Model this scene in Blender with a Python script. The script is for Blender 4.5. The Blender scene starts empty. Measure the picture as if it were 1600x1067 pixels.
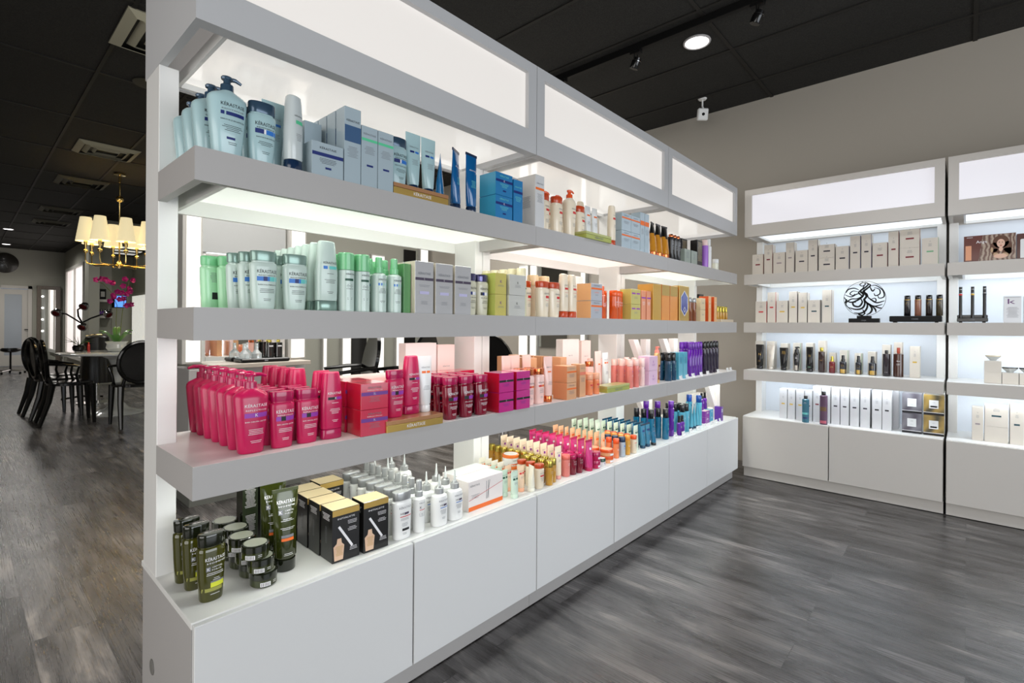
import bpy, bmesh, math, random
from mathutils import Vector, Matrix
random.seed(7)
R = math.radians
sc = bpy.context.scene
COL = sc.collection
# ------------------------------------------------------------------ camera
cam_d = bpy.data.cameras.new('camera')
cam = bpy.data.objects.new('camera', cam_d); COL.objects.link(cam)
cam.location = (0, 0, 1.2)
cam.matrix_world = (Matrix.Translation((0, 0, 1.2)) @ Matrix.Rotation(R(42.14 - 90), 4, 'Z')
                    @ Matrix.Rotation(R(90), 4, 'X') @ Matrix.Rotation(R(0.405), 4, 'Z'))
cam_d.sensor_width = 36.0
cam_d.lens = 786.56 / 1600 * 36
cam_d.shift_y = -(533.5 - 508.8) / 1600
cam_d.clip_start = 0.02; cam_d.clip_end = 80
sc.camera = cam
# ------------------------------------------------------------------ world, exposure
w = bpy.data.worlds.new('World'); sc.world = w; w.use_nodes = True
w.node_tree.nodes['Background'].inputs[0].default_value = (0.75, 0.85, 1, 1)
w.node_tree.nodes['Background'].inputs[1].default_value = 0.25
sc.view_settings.view_transform = 'Standard'
sc.view_settings.look = 'None'
sc.view_settings.exposure = 0.0
sc.view_settings.gamma = 1.0
sc.view_settings.use_curve_mapping = False
# ------------------------------------------------------------------ large lights
def area(name, loc, rot, sx, sy, power, col):
    l = bpy.data.lights.new(name, 'AREA'); l.shape = 'RECTANGLE'; l.size = sx; l.size_y = sy
    l.energy = power; l.color = col
    o = bpy.data.objects.new(name, l); COL.objects.link(o); o.location = loc
    o.rotation_euler = [R(a) for a in rot]; return o
# daylight entering through the shop windows behind and beside the camera
area('daylight_front', (1.2, -3.95, 1.35), (90, 0, 0), 5.2, 2.2, 162, (0.90, 0.95, 1.0))
area('daylight_side', (-2.45, 0.2, 1.35), (90, 0, -90), 4.0, 2.2, 84, (1.0, 0.97, 0.93))
def spot(name, loc, power, col=(1, .93, .82), ang=110, rad=.06, rot=(0, 0, 0)):
    l = bpy.data.lights.new(name, 'SPOT'); l.energy = power; l.color = col
    l.spot_size = R(ang); l.spot_blend = .8; l.shadow_soft_size = rad
    o = bpy.data.objects.new(name, l); COL.objects.link(o); o.location = loc
    o.rotation_euler = [R(a) for a in rot]; return o
H = 3.209
DOWN = [(3.485, 1.42), (0.75, 15.3), (0.86, 18.3)]
for i, (x, y) in enumerate(DOWN): spot('downlight', (x, y, H - .03), 26)
spot('floor_sheen_fill', (2.3, .3, H - .03), 95, (.80, .88, 1), 100, .08); spot('floor_sheen_fill', (3.35, .2, H - .03), 60, (.84, .9, 1), 100, .08)  # unseen cool spots added to give the floor its sheen
for x, y, p in [(0.6, 6.6, 36), (0.6, 10.5, 80), (2.6, 10.2, 80), (1.0, 13.2, 95), (.9, 16.9, 210), (.5, 3.4, 16)]:
    spot('salon_fill_spot', (x, y, H - .03), p, (1, .97, .92), 168, .1)  # unseen fill added to brighten the salon, no fixtures here
# unseen soft fill added to brighten the styling room behind the long unit
area('styling_room_fill', (1.6, 3.0, H - .05), (0, 0, 0), 1.6, 1.0, 52, (1, .97, .92))
area('styling_room_fill', (3.3, 3.9, H - .05), (0, 0, 0), 2.2, 1.0, 66, (1, .97, .92))

# ------------------------------------------------------------------ materials
MATS = {}
def mat(name, col, rough=.5, metal=0., emit=None, es=0., coat=0., trans=0., ior=1.45, bump=None, spec=None, alpha=1):
    if name in MATS: return MATS[name]
    m = bpy.data.materials.new(name); m.use_nodes = True
    nt = m.node_tree; b = nt.nodes['Principled BSDF']
    b.inputs['Base Color'].default_value = (*col, 1)
    b.inputs['Roughness'].default_value = rough
    b.inputs['Metallic'].default_value = metal
    b.inputs['Coat Weight'].default_value = coat
    b.inputs['Coat Roughness'].default_value = .08
    b.inputs['Transmission Weight'].default_value = trans
    b.inputs['IOR'].default_value = ior
    if spec is not None: b.inputs['Specular IOR Level'].default_value = spec
    if emit:
        b.inputs['Emission Color'].default_value = (*emit, 1); b.inputs['Emission Strength'].default_value = es
    if bump:
        t = nt.nodes.new('ShaderNodeTexNoise'); t.inputs['Scale'].default_value = bump[0]
        t.inputs['Detail'].default_value = 4
        co = nt.nodes.new('ShaderNodeTexCoord'); nt.links.new(co.outputs['Object'], t.inputs['Vector'])
        bp = nt.nodes.new('ShaderNodeBump'); bp.inputs['Strength'].default_value = bump[1]
        bp.inputs['Distance'].default_value = .01
        nt.links.new(t.outputs['Fac'], bp.inputs['Height']); nt.links.new(bp.outputs['Normal'], b.inputs['Normal'])
    MATS[name] = m; return m
def s2l(*c):
    return tuple(((v / 255) / 12.92 if v <= 10 else (((v / 255) + .055) / 1.055) ** 2.4) for v in c)
def M(name, r, g, b, rough=.35, **k): return mat(name, s2l(r, g, b), rough, **k)

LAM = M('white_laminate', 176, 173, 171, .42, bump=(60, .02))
COLW_ = mat('lit_blind', (.8, .8, .78), .4, emit=(1, .97, .90), es=.6)
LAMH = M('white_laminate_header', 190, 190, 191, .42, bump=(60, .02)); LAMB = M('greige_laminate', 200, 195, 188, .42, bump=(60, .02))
LAMW = M('white_laminate_lit', 232, 231, 228, .3)  # lighter copy of the laminate for shelf tops; lit tone put into the colour
DOORM = M('door_laminate', 220, 220, 219, .32)
REC = M('recess_grey', 120, 122, 116, .6)
SEAM = M('seam_dark', 60, 60, 60, .7)
DIFW = mat('acrylic_warm', (.8, .8, .78), .05, emit=(1, .95, .9), es=.5, coat=.6)
DIFG = mat('acrylic_neutral', (.85, .87, .83), .25, emit=(.96, 1, .92), es=.52)
DIFP = mat('acrylic_rose', (.85, .85, .82), .25, emit=(1, .91, .85), es=.52)
DIFC = mat('acrylic_cool', (.85, .87, .9), .25, emit=(.86, .94, 1), es=.85)
PANW = mat('light_panel_warm', (.4, .4, .4), .3, emit=(1, .93, .86), es=.56)
PANC = mat('light_panel_cool', (.5, .5, .5), .15, emit=(.93, .91, 1), es=.55)
WALLM = M('wall_paint', 172, 165, 154, .75, bump=(30, .03))
WALLD = M('wall_paint_salon', 164, 164, 153, .75, bump=(30, .03))
BLACKG = mat('black_gloss', (.004, .004, .004), .14, coat=.15, spec=.4)
BLACKS = mat('black_satin', (.006, .006, .006), .45, spec=.2)
CHROME = mat('chrome', (.8, .8, .8), .08, metal=1)
BRASS = mat('brass', (.83, .62, .25), .15, metal=1)
MIRROR = mat('mirror_glass', (.86, .88, .87), .015, metal=1)

def floor_mat():
    m = bpy.data.materials.new('grey_oak_planks'); m.use_nodes = True; nt = m.node_tree; N = nt.nodes; L = nt.links
    b = N['Principled BSDF']
    co = N.new('ShaderNodeTexCoord'); mp = N.new('ShaderNodeMapping'); mp.inputs['Rotation'].default_value = (0, 0, R(90))
    L.new(co.outputs['Object'], mp.inputs['Vector'])
    br = N.new('ShaderNodeTexBrick'); L.new(mp.outputs[0], br.inputs['Vector'])
    br.inputs['Scale'].default_value = 1; br.inputs['Brick Width'].default_value = 1.3
    br.inputs['Row Height'].default_value = .195; br.inputs['Mortar Size'].default_value = .0012
    br.inputs['Mortar Smooth'].default_value = .3; br.offset = .37; br.offset_frequency = 2
    br.inputs['Color1'].default_value = (.0, .0, .0, 1); br.inputs['Color2'].default_value = (1, 1, 1, 1)
    br.inputs['Mortar'].default_value = (0, 0, 0, 1); br.inputs['Bias'].default_value = 0
    # grain runs along world Y; shift it per plank
    sep = N.new('ShaderNodeVectorMath'); sep.operation = 'MULTIPLY'; sep.inputs[1].default_value = (7, 1.5, 1)
    L.new(co.outputs['Object'], sep.inputs[0])
    sh = N.new('ShaderNodeVectorMath'); sh.operation = 'ADD'
    shc = N.new('ShaderNodeVectorMath'); shc.operation = 'MULTIPLY'; shc.inputs[1].default_value = (3, 7, 0)
    L.new(br.outputs['Color'], shc.inputs[0]); L.new(sep.outputs[0], sh.inputs[0]); L.new(shc.outputs[0], sh.inputs[1])
    n1 = N.new('ShaderNodeTexNoise'); n1.inputs['Scale'].default_value = 1.3; n1.inputs['Detail'].default_value = 6; n1.inputs['Roughness'].default_value = .62
    n1.inputs['Distortion'].default_value = .6
    L.new(sh.outputs[0], n1.inputs['Vector'])
    sc2 = N.new('ShaderNodeVectorMath'); sc2.operation = 'MULTIPLY'; sc2.inputs[1].default_value = (7, .55, 1)
    L.new(sh.outputs[0], sc2.inputs[0])
    n2 = N.new('ShaderNodeTexNoise'); n2.inputs['Scale'].default_value = 3.6; n2.inputs['Detail'].default_value = 8; n2.inputs['Roughness'].default_value = .7
    L.new(sc2.outputs[0], n2.inputs['Vector'])
    r1 = N.new('ShaderNodeValToRGB'); e = r1.color_ramp
    e.elements[0].position = .36; e.elements[0].color = (*s2l(46, 41, 38), 1)
    e.elements[1].position = .68; e.elements[1].color = (*s2l(160, 152, 146), 1)
    x = e.elements.new(.46); x.color = (*s2l(84, 80, 79), 1)
    x = e.elements.new(.57); x.color = (*s2l(112, 108, 106), 1)
    L.new(n1.outputs['Fac'], r1.inputs['Fac'])
    r2 = N.new('ShaderNodeValToRGB'); r2.color_ramp.elements[0].position = .32; r2.color_ramp.elements[0].color = (.62, .62, .62, 1)
    r2.color_ramp.elements[1].position = .66; r2.color_ramp.elements[1].color = (1.15, 1.15, 1.15, 1)
    L.new(n2.outputs['Fac'], r2.inputs['Fac'])
    mx = N.new('ShaderNodeMix'); mx.data_type = 'RGBA'; mx.blend_type = 'MULTIPLY'; mx.inputs[0].default_value = .8
    L.new(r1.outputs[0], mx.inputs[6]); L.new(r2.outputs[0], mx.inputs[7])
    pv = N.new('ShaderNodeMapRange'); pv.inputs['To Min'].default_value = .50; pv.inputs['To Max'].default_value = .96
    L.new(br.outputs['Color'], pv.inputs['Value'])
    mx2 = N.new('ShaderNodeMix'); mx2.data_type = 'RGBA'; mx2.blend_type = 'MULTIPLY'; mx2.inputs[0].default_value = 1
    L.new(mx.outputs[2], mx2.inputs[6]); L.new(pv.outputs[0], mx2.inputs[7])
    mo = N.new('ShaderNodeMix'); mo.data_type = 'RGBA'; mo.inputs[7].default_value = (.03, .028, .026, 1)
    L.new(br.outputs['Fac'], mo.inputs[0]); L.new(mx2.outputs[2], mo.inputs[6])
    L.new(mo.outputs[2], b.inputs['Base Color'])
    rr = N.new('ShaderNodeMapRange'); rr.inputs['To Min'].default_value = .2; rr.inputs['To Max'].default_value = .36
    L.new(n2.outputs['Fac'], rr.inputs['Value']); L.new(rr.outputs[0], b.inputs['Roughness'])
    b.inputs['Specular IOR Level'].default_value = 1.0
    bp = N.new('ShaderNodeBump'); bp.inputs['Strength'].default_value = .12; bp.inputs['Distance'].default_value = .004
    L.new(n2.outputs['Fac'], bp.inputs['Height']); L.new(bp.outputs[0], b.inputs['Normal'])
    return m
def ceil_mat():
    m = bpy.data.materials.new('black_ceiling_tile'); m.use_nodes = True; nt = m.node_tree; N = nt.nodes; L = nt.links
    b = N['Principled BSDF']; b.inputs['Roughness'].default_value = .8
    co = N.new('ShaderNodeTexCoord')
    n = N.new('ShaderNodeTexNoise'); n.inputs['Scale'].default_value = 160; n.inputs['Detail'].default_value = 2
    L.new(co.outputs['Object'], n.inputs['Vector'])
    r = N.new('ShaderNodeValToRGB'); r.color_ramp.elements[0].position = .35; r.color_ramp.elements[0].color = (.005, .0045, .004, 1)
    r.color_ramp.elements[1].position = .7; r.color_ramp.elements[1].color = (.022, .021, .018, 1)
    L.new(n.outputs['Fac'], r.inputs['Fac']); L.new(r.outputs[0], b.inputs['Base Color'])
    return m

# ------------------------------------------------------------------ mesh builder
class MB:
    def __init__(s): s.v = []; s.f = []; s.mi = []; s.mats = []
    def m(s, mt):
        if mt not in s.mats: s.mats.append(mt)
        return s.mats.index(mt)
    def add(s, vs, fs, mt):
        o = len(s.v); k = s.m(mt); s.v += [tuple(v) for v in vs]
        for f in fs: s.f.append(tuple(i + o for i in f)); s.mi.append(k)
        return s
    def box(s, x0, x1, y0, y1, z0, z1, mt, bev=0, rot=None, org=None):
        if bev:
            bm = bmesh.new(); bmesh.ops.create_cube(bm, size=1)
            for v in bm.verts: v.co = ((x0 + x1) / 2 + v.co.x * (x1 - x0), (y0 + y1) / 2 + v.co.y * (y1 - y0), (z0 + z1) / 2 + v.co.z * (z1 - z0))
            bmesh.ops.bevel(bm, geom=list(bm.edges), offset=bev, segments=1, profile=.5, affect='EDGES')
            bm.verts.index_update(); vs = [v.co.copy() for v in bm.verts]; fs = [[v.index for v in f.verts] for f in bm.faces]; bm.free()
        else:
            vs = [Vector(p) for p in ((x0, y0, z0), (x1, y0, z0), (x1, y1, z0), (x0, y1, z0), (x0, y0, z1), (x1, y0, z1), (x1, y1, z1), (x0, y1, z1))]
            fs = [(0, 3, 2, 1), (4, 5, 6, 7), (0, 1, 5, 4), (1, 2, 6, 5), (2, 3, 7, 6), (3, 0, 4, 7)]
        if rot is not None:
            o = Vector(org); vs = [rot @ (v - o) + o for v in vs]
        return s.add(vs, fs, mt)
    def loft(s, secs, mt, seg=24, cx=0, cy=0, rot=None, org=(0, 0, 0), wav=None):
        vs = []; fs = []
        for sec in secs:
            z, rx, ry = sec[:3]; n = sec[3] if len(sec) > 3 else 2; oy = sec[4] if len(sec) > 4 else 0
            for i in range(seg):
                t = 2 * math.pi * i / seg; c, q = math.cos(t), math.sin(t)
                k = 1 + (wav(t, z) if wav else 0)
                vs.append(Vector((cx + math.copysign(abs(c) ** (2 / n), c) * rx * k, cy + oy + math.copysign(abs(q) ** (2 / n), q) * ry * k, z)))
        m = len(secs)
        for j in range(m - 1):
            for i in range(seg):
                a = j * seg + i; b = j * seg + (i + 1) % seg
                fs.append((a, b, b + seg, a + seg))
        fs.append(tuple(reversed(range(seg)))); fs.append(tuple((m - 1) * seg + i for i in range(seg)))
        if rot is not None: vs = [rot @ v for v in vs]
        o = Vector(org); vs = [v + o for v in vs]
        return s.add(vs, fs, mt)
    def tube(s, path, r, mt, seg=8, cap=True):
        vs = []; fs = []; n = len(path); P = [Vector(p) for p in path]
        rs = r if isinstance(r, (list, tuple)) else [r] * n
        up = Vector((0, 0, 1)); prev = None
        for i in range(n):
            d = (P[min(i + 1, n - 1)] - P[max(i - 1, 0)]).normalized()
            if prev is None: a = d.cross(up if abs(d.z) < .9 else Vector((1, 0, 0))).normalized()
            else: a = (prev - d * prev.dot(d)).normalized()
            prev = a; b = d.cross(a)
            for k in range(seg):
                t = 2 * math.pi * k / seg; vs.append(P[i] + (a * math.cos(t) + b * math.sin(t)) * rs[i])
        for j in range(n - 1):
            for k in range(seg):
                p = j * seg + k; q = j * seg + (k + 1) % seg; fs.append((p, q, q + seg, p + seg))
        if cap: fs.append(tuple(reversed(range(seg)))); fs.append(tuple((n - 1) * seg + k for k in range(seg)))
        return s.add(vs, fs, mt)
    def poly(s, pts, y0, y1, mt, tf=None):
        """extrude an xz outline between y0 and y1"""
        n = len(pts); vs = [(x, y0, z) for x, z in pts] + [(x, y1, z) for x, z in pts]
        if tf: vs = [tf(*v) for v in vs]
        fs = [tuple(range(n)), tuple(reversed(range(n, 2 * n)))] + [(i, i + n, (i + 1) % n + n, (i + 1) % n) for i in range(n)]
        return s.add(vs, fs, mt)
    def mesh(s, name, ang=.6):
        me = bpy.data.meshes.new(name); me.from_pydata(s.v, [], s.f)
        for k in s.mats: me.materials.append(k)
        me.polygons.foreach_set('material_index', s.mi)
        me.polygons.foreach_set('use_smooth', [True] * len(s.f))
        me.update(); me.set_sharp_from_angle(angle=ang); return me
TX = {}
def text_geo(t):
    if t in TX: return TX[t]
    c = bpy.data.curves.new('t', 'FONT'); c.body = t; c.size = 1; c.resolution_u = 1; c.align_x = 'CENTER'; c.align_y = 'CENTER'
    o = bpy.data.objects.new('t', c); COL.objects.link(o); bpy.context.view_layer.update()
    dg = bpy.context.evaluated_depsgraph_get(); me = bpy.data.meshes.new_from_object(o.evaluated_get(dg))
    vs = [(v.co.x, v.co.y) for v in me.vertices]; fs = [tuple(p.vertices) for p in me.polygons]
    bpy.data.objects.remove(o); bpy.data.curves.remove(c); bpy.data.meshes.remove(me)
    wd = max(v[0] for v in vs) - min(v[0] for v in vs)
    TX[t] = (vs, fs, wd); return TX[t]
def draw(mb, ops, P):
    """print ops on the surface P(x, z) -> point"""
    for o in ops:
        if o[0] == 't':      # text, xc, zc, width, height-size, mat
            _, t, xc, zc, wd, mt = o[:6]
            vs, fs, w0 = text_geo(t); k = wd / w0; ky = o[6] / k if len(o) > 6 else 1
            mb.add([P(xc + x * k, zc + y * k * ky) for x, y in vs], fs, mt)
        elif o[0] == 'r':
            _, x0, x1, z0, z1, mt = o; n = max(1, int((x1 - x0) / .008))
            vs = []; fs = []
            for i in range(n + 1):
                x = x0 + (x1 - x0) * i / n; vs += [P(x, z0), P(x, z1)]
            fs = [(2 * i, 2 * i + 2, 2 * i + 3, 2 * i + 1) for i in range(n)]
            mb.add(vs, fs, mt)
        elif o[0] == 'b':    # blurb: n thin centred bars
            _, xc, z, wd, n, mt = o; rr = random.Random(n * 7 + int(z * 1e4))
            for i in range(n):
                q = wd * (.6 + .4 * rr.random()) / 2
                draw(mb, [('r', xc - q, xc + q, z - i * .0042, z - i * .0042 + .0011, mt)], P)
def surf(secs, cy=0, eps=.0006):
    def P(x, z):
        for i in range(len(secs) - 1):
            if secs[i][0] <= z <= secs[i + 1][0]: a, b = secs[i], secs[i + 1]; break
        else: a = b = secs[-1] if z > secs[-1][0] else secs[0]
        t = 0 if b[0] == a[0] else (z - a[0]) / (b[0] - a[0])
        g = lambda k, d=2: (a[k] if len(a) > k else d) * (1 - t) + (b[k] if len(b) > k else d) * t
        rx, ry, n, oy = g(1), g(2), g(3), g(4, 0)
        u = min(.985, abs(x / rx)); y = ry * (1 - u ** n) ** (1 / n)
        return (x, cy + oy - y - eps, z)
    return P
def flat(y, eps=.0006): return lambda x, z: (x, y - eps, z)

# ------------------------------------------------------------------ objects
def link(name, me, parent=None, loc=(0, 0, 0), rot=(0, 0, 0)):
    o = bpy.data.objects.new(name, me); COL.objects.link(o); o.location = loc; o.rotation_euler = rot
    if parent: o.parent = parent
    return o
def part(name, mb, parent, **k): return link(name, mb.mesh(name), parent, **k)
LABELS = {}
def tag(o, label, cat, group=None):
    n = len(label.split()); assert 4 <= n <= 16, label
    if label in LABELS and LABELS[label] != group: print('DUPLICATE LABEL', label)
    LABELS[label] = group or '-'
    o['label'] = label; o['category'] = cat
    if group: o['group'] = group
    return o
def struct(o): o['kind'] = 'structure'; return o
def thing(name, label, cat, loc=(0, 0, 0), rz=0, group=None):
    o = link(name, None, None, loc, (0, 0, rz)); o.empty_display_size = .05
    return tag(o, label, cat, group)
class Proto:
    """a kind of product: name, category, [(part name, mesh, part label)]"""
    def __init__(s, name, cat, parts, h=0): s.name = name; s.cat = cat; s.h = h; s.parts = [(p[0], p[1].mesh(p[0])) for p in parts]
def place(p, label, x, y, z, rz=0, group=None):
    if len(p.parts) == 1:
        o = link(p.name, p.parts[0][1], None, (x, y, z), (0, 0, rz)); tag(o, label, p.cat, group)
    else:
        o = thing(p.name, label, p.cat, (x, y, z), rz, group)
        for n, me in p.parts: link(n, me, o)
    return o
ORD = ['front', 'second', 'third', 'fourth', 'fifth', 'sixth', 'seventh', 'eighth', 'ninth', 'tenth', 'eleventh', 'twelfth']
def row(p, desc, where, x, y, z, n, dy, group=None, dx=0, rz=0, jit=0, jr=0):
    for k in range(n):
        if n == 1: lab = f'{desc} {where}'
        else:
            lab = f'{desc} {where}, ' + ('frontmost of its row' if k == 0 else 'rearmost of its row' if k == n - 1 else f'{ORD[k]} from front')
        place(p, lab, x + dx * k + (random.uniform(-jit, jit) if k else 0), y + dy * k, z, rz + random.uniform(-jr, jr), group)

# ================================================================== SETTING
mb = MB(); mb.box(-2.6, 4.9, -4.1, 19.5, -.1, 0, floor_mat()); struct(link('floor', mb.mesh('floor')))
mb = MB(); cm = ceil_mat(); grid = M('ceiling_grid', 24, 22, 19, .6)
mb.box(-2.6, 4.9, -4.1, 19.5, H, H + .1, cm)
x = .75 - .6 * 5
while x < 4.8:
    mb.box(x - .012, x + .012, -4.1, 19.5, H - .008, H + .01, grid); x += .6
y = 1.27 - 1.3 * 4
while y < 19.4:
    mb.box(-2.6, 4.9, y - .012, y + .012, H - .007, H + .01, grid); y += 1.3
struct(link('ceiling', mb.mesh('ceiling')))
def wall(name, x0, x1, y0, y1, z0=0, z1=H, m=None):
    q = MB(); q.box(x0, x1, y0, y1, z0, z1, m or WALLM); return struct(link(name, q.mesh(name)))
wall('wall_right', 4.75, 4.9, -4.1, 6.15)
wall('wall_middle', 2.0, 4.75, 6.0, 6.15, m=WALLD)
wall('wall_salon_right', 3.6, 3.75, 6.15, 12.5, m=WALLD)
wall('wall_salon_end', 1.67, 3.75, 12.5, 12.65, m=WALLD)
wall('wall_corridor', 2.1, 2.25, 12.65, 19.3, m=WALLD)
q = MB(); q.box(-2.6, .72, 19.3, 19.45, 0, H, WALLD); q.box(1.42, 2.25, 19.3, 19.45, 0, H, WALLD); q.box(.72, 1.42, 19.3, 19.45, 2.2, H, WALLD)
struct(link('wall_back', q.mesh('wall_back')))
# front and left walls with window openings (behind / beside the camera)
q = MB(); q.box(-2.6, -1.5, -4.2, -4.05, 0, H, WALLM); q.box(3.9, 4.9, -4.2, -4.05, 0, H, WALLM)
q.box(-1.5, 3.9, -4.2, -4.05, 2.85, H, WALLM); q.box(-1.5, 3.9, -4.2, -4.05, 0, .25, WALLM)
struct(link('wall_front', q.mesh('wall_front')))
q = MB(); q.box(-2.75, -2.6, -4.1, -1.9, 0, H, WALLM); q.box(-2.75, -2.6, 2.3, 19.4, 0, H, WALLM)
q.box(-2.75, -2.6, -1.9, 2.3, 2.85, H, WALLM); q.box(-2.75, -2.6, -1.9, 2.3, 0, .25, WALLM)
struct(link('wall_left', q.mesh('wall_left')))
q = MB()
for xx in (-1.5, .3, 2.1, 3.85): q.box(xx, xx + .05, -4.15, -4.08, .25, 2.85, BLACKS)
for zz in (.25, 2.8): q.box(-1.5, 3.9, -4.15, -4.08, zz, zz + .05, BLACKS)
struct(link('window_1', q.mesh('window_1')))
q = MB()
for yy in (-1.9, .15, 2.25): q.box(-2.72, -2.65, yy, yy + .05, .25, 2.85, BLACKS)
for zz in (.25, 2.8): q.box(-2.72, -2.65, -1.9, 2.3, zz, zz + .05, BLACKS)
struct(link('window_2', q.mesh('window_2')))
WT = M('white_trim', 176, 174, 168, .5)
q = MB(); q.box(1.42, 2.1, 19.27, 19.3, 0, .14, WT, .003); struct(link('baseboard_back', q.mesh('baseboard_back')))
# frosted glazed door in the back wall
dr = MB()
dr.box(.72, .80, 19.24, 19.32, 0, 2.2, WT); dr.box(1.34, 1.42, 19.24, 19.32, 0, 2.2, WT); dr.box(.72, 1.42, 19.24, 19.32, 2.12, 2.2, WT)
d0 = struct(link('door_1', dr.mesh('door_1')))
lf = MB(); lf.box(.80, .88, 19.27, 19.31, .01, 2.1, WT); lf.box(1.22, 1.34, 19.27, 19.31, .01, 2.1, WT)
lf.box(.88, 1.22, 19.27, 19.31, 1.96, 2.1, WT); lf.box(.88, 1.22, 19.27, 19.31, .01, .3, WT)
part('door_leaf', lf, d0)
gl = MB(); gl.box(.88, 1.22, 19.28, 19.30, .3, 1.96, mat('frosted_glass', s2l(150, 158, 166), .2, coat=.3)); part('frosted_pane', gl, d0)
hd = MB(); hd.tube([(1.28, 19.27, 1.0), (1.28, 19.22, 1.0), (1.34, 19.22, 1.0)], .012, BLACKS); part('door_handle', hd, d0)

# ================================================================== SHELVING UNITS
HB, HT = 1.924, 2.300
ST = [(1.6217, 1.541), (1.2392, 1.1592), (.8592, .7792)]
BT = .490
def led(t, w, z, dif, power):
    # LED strip tucked behind the front lip, aimed down and back
    l = bpy.data.lights.new('led_strip', 'AREA'); l.shape = 'RECTANGLE'; l.size = w - .16; l.size_y = .012; l.energy = power
    c = dif.node_tree.nodes['Principled BSDF'].inputs['Emission Color'].default_value; l.color = (c[0], c[1], c[2])
    o = bpy.data.objects.new('led_strip', l); COL.objects.link(o); o.location = (w / 2 + .02, .034, z); o.rotation_euler = (R(30), 0, 0); o.parent = t
def unit(name, label, w, origin, rz, difs, pan, depth=.473, post_y=.32, post_d=.14, back=False, endL=True, endR=True, base_x0=0., door_split=.5, hdr_dif=None, group=None, cap=False, led_w=1.25, face=None, hface=None):
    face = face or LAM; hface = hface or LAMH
    t = thing(name, label, 'shelving unit', origin, rz, group)
    g = .0015; x0, x1 = g, w - g; pw = .048
    for px in (x0, x1 - pw):
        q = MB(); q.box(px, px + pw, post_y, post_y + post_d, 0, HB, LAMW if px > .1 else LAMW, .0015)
        part('post', q, t)
    # header light box
    q = MB(); fy = .018; ins = .052; zb, zt = 2.018, 2.256
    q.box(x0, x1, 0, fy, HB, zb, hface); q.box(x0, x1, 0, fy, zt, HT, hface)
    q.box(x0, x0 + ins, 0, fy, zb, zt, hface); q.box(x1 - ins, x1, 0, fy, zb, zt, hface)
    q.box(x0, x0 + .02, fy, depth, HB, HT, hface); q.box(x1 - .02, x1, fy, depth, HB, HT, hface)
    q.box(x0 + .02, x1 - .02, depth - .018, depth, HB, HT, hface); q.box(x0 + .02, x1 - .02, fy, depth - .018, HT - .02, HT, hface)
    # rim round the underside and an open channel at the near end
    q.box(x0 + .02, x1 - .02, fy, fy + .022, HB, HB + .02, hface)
    hd = part('header', q, t)
    q = MB(); q.box(x0 + .03, x1 - .03, fy + .001, fy + .007, zb - .02, zt + .02, pan); part('light_panel', q, hd)
    q = MB(); q.box(x0 + .085, x1 - .025, fy + .024, depth - .02, HB + .022, HB + .03, hdr_dif or DIFW)
    part('light_diffuser', q, hd)
    q = MB(); q.box(x0 + .075, x0 + .085, fy + .024, depth - .02, HB + .005, HB + .04, LAMW)
    q.box(x0 + .085, x1 - .02, fy + .024, fy + .036, HB + .006, HB + .02, LAMW); q.box(x0 + .085, x1 - .02, depth - .032, depth - .02, HB + .002, HB + .02, LAMW)
    part('diffuser_rail', q, hd)
    # shelves
    for i, (zt, zb) in enumerate(ST):
        q = MB(); tt = .018
        for (a, b, c, d) in ((x0, x1, 0, post_y), (x0 + pw, x1 - pw, post_y, depth)):
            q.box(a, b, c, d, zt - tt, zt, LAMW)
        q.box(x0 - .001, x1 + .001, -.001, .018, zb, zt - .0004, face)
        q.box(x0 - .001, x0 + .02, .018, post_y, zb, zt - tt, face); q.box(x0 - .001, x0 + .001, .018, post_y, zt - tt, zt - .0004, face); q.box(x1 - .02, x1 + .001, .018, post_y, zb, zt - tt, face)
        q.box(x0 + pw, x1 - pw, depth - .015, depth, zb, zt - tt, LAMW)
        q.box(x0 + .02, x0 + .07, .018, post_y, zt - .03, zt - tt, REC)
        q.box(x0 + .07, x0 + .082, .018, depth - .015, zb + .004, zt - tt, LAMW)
        sh = part('shelf', q, t)
        q = MB(); q.box(x0 + .084, x1 - .022, .02, depth - .017, zt - .034, zt - .026, difs[i]); part('light_diffuser', q, sh)
        led(t, w, zb + .030, difs[i], led_w * (1, 1.15, 1.5)[i])
    led(t, w, HB + .010, hdr_dif or DIFW, led_w * 1.1)
    if back:
        q = MB(); q.box(x0 + pw, x1 - pw, depth - .002, depth + .012, BT, HB, M('back_panel', 224, 230, 238, .4)); part('back_panel', q, t)
    # base cabinet
    q = MB()
    q.box(base_x0, x1, 0, depth, BT - .016, BT, LAMW, .001)
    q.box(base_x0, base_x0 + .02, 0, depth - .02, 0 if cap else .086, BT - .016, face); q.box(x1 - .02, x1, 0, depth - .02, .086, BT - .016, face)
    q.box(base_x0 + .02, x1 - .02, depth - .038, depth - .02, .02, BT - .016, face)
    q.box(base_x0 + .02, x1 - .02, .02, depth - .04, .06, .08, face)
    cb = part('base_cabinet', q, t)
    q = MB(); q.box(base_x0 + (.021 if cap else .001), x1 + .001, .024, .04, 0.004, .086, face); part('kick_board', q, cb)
    ds = w * door_split
    for a, b in ((base_x0 + .002, ds - .003), (ds + .003, x1 - .002)):
        q = MB(); q.box(a, b, -.018, -.001, .0875, BT - .003, DOORM if face is LAM else LAMB, .0015); part('door', q, cb)
    if cap:
        q = MB(); q.loft([(0, .021, .021), (.002, .021, .021), (.003, .018, .018)], M('cap_grey', 120, 118, 114, .5), rot=Matrix.Rotation(R(-90), 4, 'Y').to_3x3(), org=(0, .342, .231))
        part('cable_cap', q, cb)
    return t
YF = 1.357
JA = [.3766, 1.647, 2.9125, 4.151]
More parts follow.
